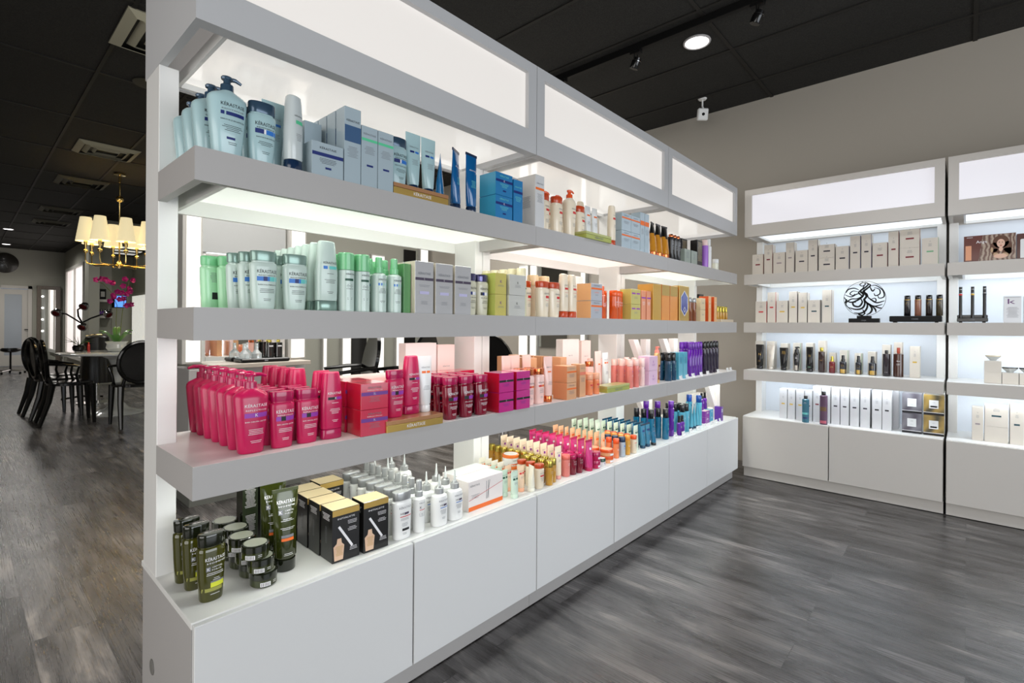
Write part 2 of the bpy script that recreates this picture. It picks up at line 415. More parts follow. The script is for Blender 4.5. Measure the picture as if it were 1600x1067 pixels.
unit('shelving_unit', 'nearest module of the long white shelving unit, holding magenta and dark green bottles', JA[1] - JA[0], (JA[0], YF, 0), 0, [DIFG, DIFP, DIFG], PANW, door_split=.4985, cap=True)
unit('shelving_unit', 'middle module of the long white shelving unit, holding orange and peach bottles', JA[2] - JA[1], (JA[1], YF, 0), 0, [DIFP, DIFP, DIFG], PANW, door_split=.495)
unit('shelving_unit', 'far module of the long white shelving unit, holding purple and blue bottles', JA[3] - JA[2], (JA[2], YF, 0), 0, [DIFG, DIFP, DIFG], PANW, door_split=.487)
XB = 4.264; YB = 1.338
unit('shelving_unit', 'lit white wall unit in the corner, holding pale cartons and round black emblem', 1.228, (XB, YB, 0), R(-90), [DIFC] * 3, PANC, depth=.44, back=True, door_split=.485, hdr_dif=DIFC, face=LAMB, hface=LAMB)
unit('shelving_unit', 'lit white wall unit at right picture edge, holding picture box and bowls', 1.228, (XB, .098, 0), R(-90), [DIFC] * 3, PANC, depth=.44, back=True, hdr_dif=DIFC, face=LAMB, hface=LAMB)

# ================================================================== PRODUCT PROTOTYPES
K = 'KÉRASTASE'
BLK = M('print_black', 20, 20, 24, .5); WHT = M('print_white', 240, 238, 240, .5); GRY = M('print_grey', 120, 122, 128, .5)
VIO = M('print_violet', 150, 60, 170, .4); NAVY = M('print_navy', 20, 40, 110, .4); BLU = M('print_blue', 50, 120, 205, .4)
ORG = M('print_orange', 235, 110, 40, .4); RED = M('print_red', 205, 40, 45, .4); GRN = M('print_green', 90, 200, 150, .4)
TEA = M('print_teal', 110, 205, 200, .4); DGR = M('print_dark_green', 25, 80, 60, .4); YEL = M('print_yellow', 215, 220, 60, .4)
PUR = M('print_purple', 110, 50, 140, .4); GLD = mat('print_gold', s2l(200, 165, 90), .3, metal=.6)
def shampoo(body, capm, ops, h=.155, wd=.068, dp=.036, capn='cap', taper=.82):
    r, d = wd / 2, dp / 2; hb = h * .80
    S = [(0, r * taper * .94, d * .9, 2.4), (.004, r * taper, d * .96, 2.4), (hb * .45, r * .93, d, 2.4), (hb * .9, r, d, 2.4), (hb * .975, r * .985, d * .97, 2.4), (hb, r * .90, d * .88, 2.4)]
    a = MB(); a.loft(S, body); a.loft([(hb, r * .84, d * .8, 2.4), (hb + .004, r * .84, d * .8, 2.4)], body)
    draw(a, ops, surf(S))
    c = MB(); c.loft([(hb + .0035, r * .90, d * .92, 2.3), (hb + .006, r * .93, d * .95, 2.3), (h - .005, r * .96, d * 1.0, 2.3), (h - .001, r * .93, d * .95, 2.3), (h, r * .84, d * .85, 2.3)], capm)
    return [('body', a), (capn, c)]
def K_ops(tm, bands, hb, wd, name=None, sub=None, blurb=None, bandh=.012):
    """brand, sub line, coloured band, name, blurb"""
    w8 = wd * .74; z = hb * .80
    o = [('t', K, .004, z, w8, tm, w8 * .20 / .8)]
    if sub: o.append(('t', sub, .004, z - .010, w8 * .86, tm, .0052))
    x = .004 - w8 / 2; zb = z - .019
    for f, m in bands: o.append(('r', x, x + w8 * f, zb - bandh / 2, zb + bandh / 2, m)); x += w8 * f
    if name: o.append(('t', name, .004, zb - bandh / 2 - .010, w8 * .9, tm, .005))
    o.append(('b', .004, zb - bandh / 2 - .022, w8 * .75, 3, blurb or tm)); o.append(('b', .004, zb - bandh / 2 - .048 if hb > .11 else .012, w8 * .5, 2, blurb or tm))
    return o
def pump(body, capm, ops, H0=.21, wd=.088, dp=.05, spout=1, spl=.034, head=None):
    hb = .158 * H0 / .21; r, d = wd / 2, dp / 2
    S = [(0, r * .68, d * .8, 2.5), (.004, r * .72, d * .88, 2.5), (hb * .5, r * .88, d * .98, 2.5), (hb * .9, r, d, 2.5), (hb * .955, r * .97, d * .95, 2.5), (hb, r * .84, d * .8, 2.5), (hb + .010, .017, .017), (hb + .012, .015, .015)]
    a = MB(); a.loft(S, body); draw(a, ops, surf(S))
    c = MB(); z = hb + .011
    c.loft([(z, .0155, .0155), (z + .017, .015, .015), (z + .019, .0125, .0125)], capm, 20)
    c.loft([(z + .019, .0085, .0085), (z + .032, .0085, .0085)], capm, 14)
    c.loft([(z + .031, .0135, .0105), (z + .036, .0145, .011), (z + .0395, .012, .009)], capm, 20)
    c.tube([(0, 0, z + .0355), (spout * spl * .6, 0, z + .0365), (spout * spl, 0, z + .031)], [.006, .0052, .0035], capm, 10)
    return [('body', a), ('pump_head', c)]
def conditioner(body, capm, ops, h=.198, wd=.068, dp=.038, top=.72):
    r, d = wd / 2, dp / 2; zc = .030
    c = MB(); c.loft([(0, r * .92, d * .9, 2.4), (.002, r * .97, d * .96, 2.4), (zc - .003, r * .95, d * .96, 2.4), (zc - .001, r * .9, d * .9, 2.4)], capm)
    S = [(zc, r * .93, d * .93, 2.4), (zc + .004, r * .97, d, 2.4), (h * .55, r, d, 2.4), (h * .9, r * (top + .07), d * .9, 2.4), (h * .985, r * top, d * .78, 2.4), (h, r * top * .9, d * .6, 2.4)]
    a = MB(); a.loft(S, body); draw(a, ops, surf(S))
    return [('body', a), ('cap', c)]
def sqtube(body, capm, ops, h=.19, wd=.06, r0=.019, capr=None, ch=.024, crimp=None, top=None):
    capr = capr or r0 * 1.02
    c = MB(); c.loft([(0, capr * .96, capr * .96), (.002, capr, capr), (ch - .002, capr, capr), (ch, capr * .95, capr * .95)], capm, 22)
    S = [(ch, r0 * .9, r0 * .9), (ch + .006, r0 * 1.12, r0 * .98), (ch + (h - ch) * .45, wd * .44, r0 * .72), (ch + (h - ch) * .8, wd * .49, r0 * .3), (h - .008, wd * .5, .0016), (h, wd * .5, .0012)]
    a = MB(); a.loft(S, body, 22)
    if top: a.loft([(ch + (h - ch) * .62, wd * .472, r0 * .53), (ch + (h - ch) * .8, wd * .494, r0 * .33), (h - .008, wd * .503, .0020), (h, wd * .502, .0016)], top, 22)
    if crimp: a.box(-wd / 2 - .0003, wd / 2 + .0003, -.0022, .0022, h - .009, h, crimp)
    draw(a, ops, surf(S))
    return [('body', a), ('cap', c)]
def cyl(body, capm, ops, h=.175, r=.0235, ch=.045, rc=None, dome=0):
    rc = rc or r; hb = h - ch
    S = [(0, r * .94, r * .94), (.002, r, r), (hb - .006, r, r), (hb - .001, r * (1 - dome), r * (1 - dome))]
    a = MB(); a.loft(S, body); draw(a, ops, surf(S))
    c = MB(); c.loft([(hb, rc * .97, rc * .97), (hb + .001, rc, rc), (h - .003, rc * .99, rc * .99), (h, rc * .9, rc * .9)], capm)
    return [('body', a), ('cap', c)]
def spray(body, capm, ops, h=.175, r=.0205, sh=.115, capr=.011):
    S = [(0, r * .94, r * .94), (.002, r, r), (sh, r, r), (sh + .006, r * .75, r * .75), (sh + .008, .011, .011)]
    a = MB(); a.loft(S, body, 20); draw(a, ops, surf(S))
    c = MB(); z = sh + .008; c.loft([(z, capr * 1.25, capr * 1.25), (z + (h - z) * .33, capr * 1.25, capr * 1.25), (z + (h - z) * .36, capr, capr), (h - .002, capr * .96, capr * .96), (h, capr * .8, capr * .8)], capm, 18)
    return [('body', a), ('cap', c)]
def dropper(body, capm, tip, ops):
    r = .0315; S = [(0, r * .95, r * .72, 2.3), (.003, r, r * .76, 2.3), (.09, r, r * .76, 2.3), (.104, r * .9, r * .7, 2.2), (.112, .014, .014)]
    a = MB(); a.loft(S, body); draw(a, ops, surf(S))
    c = MB(); c.loft([(.112, .0165, .0165), (.130, .0165, .0165), (.131, .012, .012), (.137, .0085, .0085)], capm, 18)
    c.loft([(.137, .0055, .0055), (.160, .003, .003), (.178, .002, .002)], tip, 10)
    return [('body', a), ('dropper_cap', c)]
def jar(body, lid, ops, r=.035, h=.038, lh=.017, top=None):
    S = [(0, r * .9, r * .9), (.003, r * .97, r * .97), (h - lh - .001, r * .97, r * .97)]
    a = MB(); a.loft(S, body, 28); draw(a, ops, surf(S))
    c = MB(); c.loft([(h - lh, r, r), (h - .002, r, r), (h, r * .95, r * .95)], lid, 28)
    if top: c.loft([(h, r * .82, r * .82), (h + .0004, r * .82, r * .82)], top, 28)
    return [('body', a), ('lid', c)]
def carton(w, d, h, m, ops=(), side=None, sops=(), top=None, seam=None):
    a = MB(); e = .0008
    a.box(-w / 2, w / 2, -d / 2, d / 2, 0, h, m, e)
    if side: a.box(-w / 2 - .0003, -w / 2 + .001, -d / 2 + e, d / 2 - e, e, h - e, side)
    if top: a.box(-w / 2 + e, w / 2 - e, -d / 2 + e, d / 2 - e, h - .001, h + .0003, top)
    if seam: a.box(w / 2 - .0014, w / 2 + .0003, -d / 2 - .0004, -d / 2 + .004, 0, h, seam)
    draw(a, ops, flat(-d / 2))
    draw(a, sops, lambda x, z: (-w / 2 - .001, -x, z))
    return [('carton', a)]
def box_ops(w, h, tm, band, name=None, K_=True, bz=.66, bh=.014):
    o = [('t', K, 0, h * (bz + .17), w * .55, tm)]
    if band: o.append(('r', -w / 2 + .001, w / 2 - .001, h * bz - bh / 2, h * bz + bh / 2, band))
    if K_: o.append(('t', 'K', 0, h * bz, .006, WHT))
    o.append(('b', 0, h * bz - bh - .008, w * .6, 3, tm)); o.append(('b', 0, h * .2, w * .35, 2, tm))
    return o
def flatbox(w, d, h, m, lid, tm):
    a = MB(); a.box(-w / 2, w / 2, -d / 2, d / 2, 0, h * .62, m, .0008); a.box(-w / 2 - .0004, w / 2 + .0004, -d / 2 - .0004, d / 2 + .0004, h * .64, h, lid, .0008)
    draw(a, [('t', K, 0, h * .32, w * .32, tm)], flat(-d / 2))
    return [('carton', a)]
def pm(name, r, g, b, rough=.25, coat=.4, **k): return mat(name, s2l(r, g, b), rough, coat=coat, **k)
mag = pm('magenta_plastic', 190, 22, 82, .32, .3); magc = pm('magenta_cap', 170, 14, 78, .2)
magtr = pm('crimson_clear_plastic', 120, 4, 36, .08, .6)
peach = pm('peach_plastic', 240, 176, 140); peachc = pm('peach_clear', 238, 140, 90, .12, .6); copper = mat('copper_cap', s2l(214, 120, 74), .12, metal=.9)
mint = pm('mint_white_plastic', 196, 214, 206); mintc = pm('mint_cap', 120, 196, 140); silg = pm('silver_green_cap', 132, 160, 150, .25, metal=.4)
mintl = pm('mint_green_plastic', 168, 222, 178)
ice = pm('ice_blue_plastic', 172, 202, 206); steel = pm('steel_blue_cap', 58, 82, 104, .2, metal=.3); navyc = pm('navy_cap', 22, 44, 74, .2)
cream = pm('cream_plastic', 232, 218, 194); rust = pm('rust_cap', 190, 66, 24); ocap = pm('orange_cap', 226, 84, 30); beigec = pm('beige_cap', 236, 204, 158)
silk = pm('pearl_plastic', 226, 228, 228); whitep = pm('white_plastic', 238, 238, 236, .3); silc = pm('silver_cap', 176, 178, 178, .25, metal=.5); whsil = M('nozzle_grey', 205, 208, 206, .3)
olive = pm('olive_clear_plastic', 62, 62, 14, .08, .7); dkol = pm('dark_olive_cap', 22, 26, 14, .12, .7); olt = pm('olive_tube', 46, 52, 15, .12, .7)
silol = pm('silver_olive_top', 150, 152, 138, .3)
tealp = pm('teal_plastic', 20, 104, 140, .15); tealtr = pm('aqua_plastic', 90, 176, 200, .15); tealdk = pm('petrol_plastic', 8, 62, 92, .15)
purp = pm('purple_plastic', 92, 22, 150, .12, .6); purdk = pm('dark_purple_plastic', 26, 6, 44, .12, .6); blkp = pm('black_plastic', 10, 10, 14, .15, .5)
gold = mat('gold_foil', s2l(206, 172, 96), .3, metal=.75); goldp = pm('gold_clear', 196, 146, 50, .1, .7); goldc = mat('gold_cap', s2l(196, 178, 84), .22, metal=.8)
pinkp = pm('pink_clear', 226, 130, 120, .12, .6); rose = pm('rose_white', 246, 214, 208); roseb = pm('pale_pink_plastic', 248, 206, 196)
orgtr = pm('orange_clear', 214, 84, 20, .1, .6); amber = pm('amber_clear', 128, 62, 14, .1, .6)
magbox = pm('magenta_foil', 200, 24, 66, .2, .7); magbox2 = pm('fuchsia_foil', 190, 26, 128, .2, .7); magside = pm('red_foil', 176, 20, 44, .2, .7)
whbox = pm('white_card', 236, 228, 224, .5, 0); ppbox = pm('pale_pink_card', 246, 220, 212, .5, .1); silb = pm('silver_card', 190, 190, 192, .25, .4, metal=.3)
icebox = pm('ice_silver_card', 168, 184, 192, .25, .4); blubox = pm('azure_card', 32, 120, 176, .25, .4); beigebox = pm('beige_card', 200, 184, 160, .4, .2)
peachbox = pm('peach_card', 214, 160, 118, .35, .2); orgbox = pm('orange_card', 222, 128, 50, .35, .2); ybox = pm('yellow_gold_card', 198, 186, 100, .3, .4)
lavbox = pm('lavender_card', 226, 190, 214, .35, .2); blackcard = pm('black_card', 16, 14, 14, .3, .3); goldtop = pm('cream_gold_print', 200, 180, 140, .4, .1)

P = {}
hb = .155 * .8
P['mag_sh'] = Proto('shampoo_bottle', 'bottle', shampoo(mag, magc, K_ops(WHT, [(.25, VIO), (.25, BLK), (.5, VIO)], hb, .068, 'BAIN CHROMA CAPTIVE', 'REFLECTION')))
P['mag_pump'] = Proto('pump_bottle', 'bottle', pump(mag, magc, [('t', K, .006, .125, .058, WHT, .011), ('t', 'REFLECTION', .006, .113, .052, WHT, .0055), ('r', -.023, .036, .094, .106, VIO), ('t', 'K', .006, .1, .007, WHT), ('t', 'BAIN CHROMA CAPTIVE', .006, .083, .055, WHT, .005), ('b', .006, .062, .044, 4, WHT), ('b', .006, .032, .03, 2, WHT)], spl=.040))
P['mag_pumpL'] = Proto('pump_bottle', 'bottle', pump(mag, magc, [], spout=-1, spl=.040))
P['mag_cond'] = Proto('conditioner_bottle', 'bottle', conditioner(mag, magc, [('t', K, .004, .135, .044, WHT, .0095), ('r', -.018, .008, .116, .124, BLK), ('r', .008, .028, .116, .124, VIO), ('t', 'K', .006, .120, .006, WHT), ('b', .004, .106, .036, 1, WHT), ('b', .004, .088, .036, 4, WHT), ('b', .004, .055, .02, 2, WHT)]))
P['red_sh'] = Proto('shampoo_bottle', 'bottle', shampoo(magtr, magc, K_ops(WHT, [(.4, BLK), (.6, VIO)], .115, .066, 'BAIN CHROMATIQUE'), h=.152, wd=.066, dp=.04))
P['mag_box'] = Proto('mask_box', 'box', carton(.093, .088, .0795, magbox, [('t', K, 0, .066, .045, GRY), ('t', 'REFLECTION', 0, .058, .05, WHT, .004), ('r', -.0455, .0455, .042, .053, PUR), ('t', 'K', 0, .0475, .007, WHT), ('b', 0, .036, .04, 4, GRY)], side=magside))
P['mag_box2'] = Proto('mask_box', 'box', carton(.084, .085, .0765, magbox2, [('r', -.0415, .0415, .040, .048, BLK), ('t', 'K', 0, .044, .007, WHT), ('b', 0, .032, .04, 3, PUR)], side=magside))
P['mag_flat'] = Proto('gift_box', 'box', carton(.12, .09, .15, magbox))
P['pp_box'] = Proto('gift_box', 'box', carton(.30, .16, .14, ppbox))
P['gold_flat'] = Proto('gift_box', 'box', flatbox(.228, .10, .036, gold, pm('gold_lid', 190, 140, 100, .3, .4, metal=.5), WHT))
P['gold_flat2'] = Proto('gift_box', 'box', flatbox(.228, .08, .033, pm('lime_gold_foil', 176, 184, 92, .3, .4, metal=.4), pm('lime_lid', 186, 190, 120, .3, .4, metal=.3), GRY))
P['beige_tube'] = Proto('cream_tube', 'tube', sqtube(silk, silk, [('t', K, 0, .155, .036, GRY), ('r', -.018, -.002, .135, .143, ORG), ('r', .002, .018, .135, .143, ORG), ('b', 0, .09, .03, 4, GRY)], h=.195))
P['wh_big'] = Proto('gift_box', 'box', carton(.165, .05, .262, whbox, [('t', K, -.005, .165, .042, GRY)]))
P['pk_big'] = Proto('gift_box', 'box', carton(.10, .05, .252, ppbox, [('t', K, 0, .155, .040, GRY)]))
P['peach_sh'] = Proto('shampoo_bottle', 'bottle', shampoo(roseb, copper, [('t', K, .002, .092, .040, GRY, .009), ('r', -.018, -.001, .074, .082, RED), ('r', .001, .018, .074, .082, ORG), ('b', 0, .064, .032, 5, GRY), ('b', 0, .03, .02, 2, GRY)], h=.155, wd=.06, dp=.038, taper=.9))
P['peach_tube'] = Proto('cream_tube', 'tube', sqtube(roseb, copper, [('t', K, 0, .155, .036, GRY), ('r', -.012, .012, .132, .138, ORG), ('b', 0, .09, .03, 4, GRY)], h=.203, wd=.062, ch=.028))
P['peach_tubeS'] = Proto('cream_tube', 'tube', sqtube(roseb, peach, [('r', -.010, .010, .132, .138, ORG)], h=.205, wd=.062))
P['peach_boxS'] = Proto('mask_box', 'box', carton(.075, .08, .077, peachbox, [('t', K, 0, .064, .04, GRY), ('r', -.037, .037, .046, .053, ORG), ('b', 0, .038, .045, 4, GRY)], side=pm('peach_card_side', 210, 140, 96, .4, .1)))
P['peach_boxT'] = Proto('serum_box', 'box', carton(.05, .052, .157, peachbox, [('r', -.0245, .0245, .105, .12, pm('salmon', 228, 120, 90, .4)), ('t', K, 0, .137, .034, GRY), ('b', 0, .09, .034, 5, GRY)]))
P['peach_boxTT'] = Proto('serum_box', 'box', carton(.05, .052, .187, peachbox))
P['peach_small'] = Proto('travel_bottle', 'bottle', cyl(peachc, peach, [('r', -.012, .012, .045, .052, RED), ('b', 0, .04, .02, 3, GRY)], h=.105, r=.020, ch=.03))
P['pink_clear'] = Proto('oil_bottle', 'bottle', cyl(pinkp, roseb, [('t', 'K', 0, .09, .008, VIO), ('b', 0, .07, .016, 3, WHT)], h=.155, r=.018, ch=.035, rc=.0165))
P['pink_white'] = Proto('oil_bottle', 'bottle', cyl(rose, rose, [('t', 'K', 0, .1, .008, VIO), ('b', 0, .08, .016, 4, GRY)], h=.16, r=.016, ch=.05))
P['lav_box'] = Proto('mask_box', 'box', carton(.105, .07, .083, lavbox, [('t', 'K', 0, .05, .012, VIO), ('b', 0, .036, .04, 3, VIO)]))
P['gold_pump'] = Proto('pump_bottle', 'bottle', pump(pm('gold_body', 206, 160, 100, .2, .5), pm('salmon_pump', 232, 130, 110), [('r', -.012, .012, .02, .11, magtr), ('b', 0, .1, .02, 8, WHT)], H0=.225, wd=.055, dp=.035))
# --- second shelf
P['mint_sh'] = Proto('shampoo_bottle', 'bottle', shampoo(mint, silg, K_ops(BLK, [(.3, BLU), (.2, NAVY), (.12, BLU), (.38, TEA)], hb, .07, 'BAIN VOLUMIFIQUE', 'RESISTANCE'), wd=.07))
P['mint_back'] = Proto('shampoo_bottle', 'bottle', shampoo(mintl, mintc, [('b', 0, .105, .03, 7, GRY), ('r', -.008, .008, .03, .05, BLK)], wd=.066))
P['mint_cond'] = Proto('conditioner_bottle', 'bottle', conditioner(mint, silg, [('t', K, .004, .140, .042, BLK, .0095), ('r', -.017, -.005, .122, .131, BLU), ('r', .0, .025, .122, .131, TEA), ('b', .004, .108, .03, 1, BLK), ('b', .004, .09, .036, 3, BLK), ('b', .004, .055, .02, 2, BLK)], h=.205))
P['mint_mousse'] = Proto('mousse_bottle', 'bottle', cyl(mint, mintc, [('t', K, .003, .112, .030, BLK, .007), ('r', -.014, .012, .092, .099, DGR), ('b', 0, .08, .022, 4, BLK), ('b', 0, .04, .02, 2, BLK)], h=.177, r=.0245, ch=.052))
P['mint_spray'] = Proto('spray_bottle', 'bottle', spray(mint, mintc, [('t', K, .002, .104, .030, BLK, .0075), ('r', -.014, -.002, .085, .093, BLU), ('r', .002, .016, .085, .093, TEA), ('b', 0, .074, .026, 4, BLK), ('b', 0, .035, .02, 2, BLK)], h=.177, r=.0245, sh=.118, capr=.0115))
P['green_box'] = Proto('serum_box', 'box', carton(.028, .08, .165, pm('green_foil', 96, 150, 96, .25, .5)))
P['sil_box'] = Proto('serum_box', 'box', carton(.078, .06, .176, silb, [('t', K, 0, .135, .052, GRY, .012), ('r', -.0385, .0385, .112, .121, pm('print_slate', 70, 60, 80, .4)), ('t', 'K', 0, .1165, .006, WHT), ('b', 0, .095, .05, 2, GRY), ('r', -.02, .02, .065, .075, pm('print_lilac', 190, 186, 220, .4)), ('b', 0, .04, .03, 3, GRY)], side=pm('cream_side', 210, 200, 180, .4, .2)))
P['pearl_sh'] = Proto('shampoo_bottle', 'bottle', shampoo(pm('champagne_plastic', 206, 202, 180), pm('violet_mirror_cap', 80, 76, 120, .1, .5, metal=.6), K_ops(BLK, [(.2, BLK), (.2, NAVY), (.3, WHT), (.3, BLU)], .127, .062, 'BAIN'), h=.158, wd=.062))
P['pearl_tall'] = Proto('mousse_bottle', 'bottle', cyl(pm('pale_olive_plastic', 214, 212, 176), pm('cream_cap', 226, 216, 180), [('t', K, 0, .13, .028, DGR), ('r', -.012, .012, .115, .121, DGR)], h=.205, r=.022, ch=.055, rc=.021))
P['yg_box'] = Proto('mask_box', 'box', carton(.063, .08, .0835, ybox, [('t', 'K', 0, .05, .01, PUR), ('b', 0, .036, .04, 2, GRY)], side=pm('yellow_green_side', 180, 186, 90, .3, .4)))
P['sil_s'] = Proto('mask_box', 'box', carton(.10, .07, .083, pm('silver_foil', 214, 214, 208, .22, .5, metal=.4), [('t', 'K', 0, .05, .008, BLK), ('b', 0, .04, .04, 3, GRY)]))
P['rust_sh'] = Proto('shampoo_bottle', 'bottle', shampoo(cream, rust, [('t', K, .010, .103, .038, GRY, .010), ('r', .0, .028, .083, .094, RED), ('b', .012, .072, .03, 1, RED), ('b', .012, .058, .03, 4, GRY)], wd=.078, dp=.045, h=.158))
P['rust_cond'] = Proto('conditioner_bottle', 'bottle', conditioner(cream, rust, [('t', K, .004, .150, .030, GRY, .008), ('r', -.010, .020, .130, .139, RED), ('b', .004, .116, .03, 1, RED), ('b', .004, .104, .026, 3, GRY)], h=.204, wd=.06))
P['beige_tall'] = Proto('mousse_bottle', 'bottle', cyl(cream, beigec, [], h=.195, r=.030, ch=.05, rc=.028))
P['nut_box'] = Proto('mask_box', 'box', carton(.10, .085, .085, pm('grey_silver_card', 176, 178, 184, .3, .3), [('r', -.049, .049, .055, .064, ORG), ('t', K, 0, .074, .05, GRY), ('b', 0, .042, .05, 2, ORG), ('b', 0, .03, .04, 2, GRY)], side=pm('orange_beige_side', 226, 170, 116, .35, .2)))
P['org_oil'] = Proto('oil_bottle', 'bottle', spray(orgtr, pm('orange_gloss_cap', 236, 92, 24), [('b', 0, .08, .02, 5, WHT)], h=.170, r=.020, sh=.118, capr=.012))
P['org_oil2'] = Proto('oil_bottle', 'bottle', cyl(orgtr, pm('orange_gloss_cap', 236, 92, 24), [('b', 0, .09, .02, 5, WHT)], h=.15, r=.022, ch=.03))
P['gold_box'] = Proto('mask_box', 'box', carton(.105, .07, .0825, ybox, [('r', -.045, -.006, .055, .063, VIO), ('r', .006, .045, .055, .063, VIO), ('b', 0, .04, .04, 3, GRY)]))
P['salmon_box'] = Proto('serum_box', 'box', carton(.05, .06, .165, pm('salmon_card', 230, 150, 110, .35, .2), [('r', -.0245, .0245, .12, .128, VIO), ('b', 0, .10, .03, 5, WHT)]))
P['goldT'] = Proto('gift_box', 'box', carton(.108, .10, .212, pm('gold_ochre_card', 206, 160, 60, .3, .4, metal=.3), side=pm('gold_ochre_side', 190, 140, 60, .35, .3)))
P['orgT'] = Proto('gift_box', 'box', carton(.108, .10, .215, pm('gold_orange_card', 226, 142, 40, .3, .4), [('r', -.053, .053, .15, .214, gold)], side=pm('red_orange_side', 210, 96, 30, .35, .3)))
a = carton(.15, .10, .225, gold)
hx = [(-.054, .07), (0, .028), (.054, .07), (.054, .155), (0, .197), (-.054, .155)]
a[0][1].add([(x, -.0515, z) for x, z in hx], [tuple(range(6))], WHT)
a[0][1].add([(x * .88, -.052, (z - .1125) * .92 + .1125) for x, z in hx], [tuple(range(6))], pm('hexagon_blue', 36, 60, 150, .15, .6))
draw(a[0][1], [('t', 'O', 0, .07, .040, WHT)], flat(-.0526))
P['hex'] = Proto('gift_box', 'box', a)
P['amb'] = Proto('oil_bottle', 'bottle', cyl(amber, silc, [('b', 0, .08, .02, 5, GLD)], h=.158, r=.021, ch=.03))
P['cream_s'] = Proto('mask_box', 'box', carton(.085, .06, .08, pm('cream_card', 222, 200, 160, .4, .2), [('b', 0, .05, .04, 3, GRY)]))
P['orgbox'] = Proto('serum_box', 'box', carton(.05, .07, .182, pm('peach_front_card', 232, 178, 120, .35, .2), [('t', K, 0, .14, .036, WHT), ('b', 0, .12, .03, 6, WHT)], side=pm('deep_orange_side', 190, 70, 20, .3, .3)))
P['gold_mini'] = Proto('perfume_vial', 'bottle', cyl(goldp, goldc, [], h=.10, r=.012, ch=.045, rc=.010))
P['blk_cardT'] = Proto('display_card', 'card', carton(.085, .02, .22, blackcard, [('t', 'K', 0, .18, .02, WHT), ('b', 0, .15, .05, 6, WHT)]))
# --- top shelf
P['ice_pump'] = Proto('pump_bottle', 'bottle', pump(ice, steel, [('t', K, .006, .128, .056, BLK, .012), ('t', 'RESISTANCE', .006, .1165, .052, GRY, .005), ('r', -.022, -.014, .102, .111, NAVY), ('r', -.010, .034, .102, .111, NAVY), ('t', 'BAIN FORCE ARCHITECTE', .006, .090, .056, BLK, .005), ('b', .006, .076, .05, 4, BLK), ('r', -.008, .012, .042, .048, NAVY), ('b', .006, .034, .03, 2, BLK)], wd=.092, dp=.052, H0=.208))
P['ice_sh'] = Proto('shampoo_bottle', 'bottle', shampoo(ice, steel, K_ops(BLK, [(.4, NAVY), (.1, WHT), (.5, BLU)], .132, .072, 'BAIN FORCE ARCHITECTE', 'RESISTANCE'), h=.166, wd=.072, dp=.042))
P['ice_tube'] = Proto('cream_tube', 'tube', sqtube(ice, navyc, [('t', K, 0, .155, .036, GRY), ('r', -.018, -.002, .135, .142, NAVY), ('r', .002, .018, .135, .142, BLU), ('b', 0, .11, .03, 5, GRY)], h=.205, wd=.064))
P['ice_cond'] = Proto('conditioner_bottle', 'bottle', conditioner(pm('pale_grey_plastic', 200, 208, 208), navyc, [('t', K, .0, .15, .026, BLK), ('r', -.010, .014, .128, .138, GRN), ('b', 0, .10, .02, 5, GRY)], h=.208, wd=.050, dp=.045, top=.78))
P['ice_boxW'] = Proto('mask_box', 'box', carton(.096, .09, .094, icebox, [('t', K, 0, .078, .05, BLK, .009), ('r', -.047, .047, .055, .065, NAVY), ('b', 0, .048, .06, 4, BLK), ('r', -.008, .010, .02, .026, NAVY)]))
P['ice_boxT'] = Proto('serum_box', 'box', carton(.054, .05, .222, icebox, [('t', K, 0, .182, .042, BLK, .009), ('r', -.0265, .0265, .120, .168, pm('blue_grey_print', 60, 92, 130, .35)), ('b', 0, .105, .036, 8, GRY)]))
P['ice_boxR'] = Proto('serum_box', 'box', carton(.054, .05, .19, icebox, [], top=None))
P['ice_boxG'] = Proto('serum_box', 'box', carton(.056, .05, .182, icebox, [('t', K, 0, .158, .042, GRY, .008), ('r', -.0275, .0275, .137, .145, GRN), ('b', 0, .12, .04, 6, GRY), ('r', -.010, .012, .06, .066, NAVY)]))
P['blu_tube'] = Proto('cream_tube', 'tube', sqtube(pm('ocean_tube', 14, 92, 150, .12, .6), navyc, [('t', K, 0, .16, .036, WHT), ('b', 0, .12, .03, 7, TEA)], h=.225, wd=.064, crimp=navyc))
P['blu_tubeS'] = Proto('cream_tube', 'tube', sqtube(pm('azure_tube', 30, 120, 180, .15, .5), navyc, [], h=.212, wd=.06))
P['blu_box'] = Proto('mask_box', 'box', carton(.097, .09, .0885, blubox, [('t', K, 0, .075, .05, TEA), ('r', -.048, .048, .052, .062, NAVY), ('t', 'K', 0, .057, .007, WHT), ('b', 0, .045, .05, 4, TEA), ('r', -.008, .010, .016, .022, NAVY)], side=pm('azure_side', 60, 160, 196, .25, .5)))
P['blu_boxT'] = Proto('serum_box', 'box', carton(.056, .07, .17, blubox, [('t', K, 0, .14, .04, TEA), ('r', -.027, .027, .115, .125, NAVY), ('b', 0, .10, .04, 5, TEA)]))
P['wh_boxT'] = Proto('serum_box', 'box', carton(.06, .10, .222, pm('pale_silver_card', 206, 206, 206, .3, .3), [('t', K, 0, .185, .044, GRY), ('r', -.029, .029, .158, .168, ORG), ('b', 0, .14, .04, 9, GRY)], side=pm('pale_card_side', 216, 212, 206, .4, .1), sops=[('b', 0, .13, .05, 12, GRY)]))
P['o_sh'] = Proto('shampoo_bottle', 'bottle', shampoo(cream, rust, [('t', K, .008, .108, .034, GRY, .009), ('r', -.004, .026, .088, .098, RED), ('b', .008, .07, .03, 1, GRY), ('b', .008, .05, .03, 4, GRY)], wd=.068, dp=.045, h=.165))
P['o_pump'] = Proto('pump_bottle', 'bottle', pump(cream, ocap, [('t', K, .008, .128, .04, GRY, .010), ('r', -.004, .026, .106, .117, RED), ('b', .008, .085, .03, 1, GRY), ('b', .008, .06, .03, 4, GRY)], wd=.078, dp=.05, H0=.225))
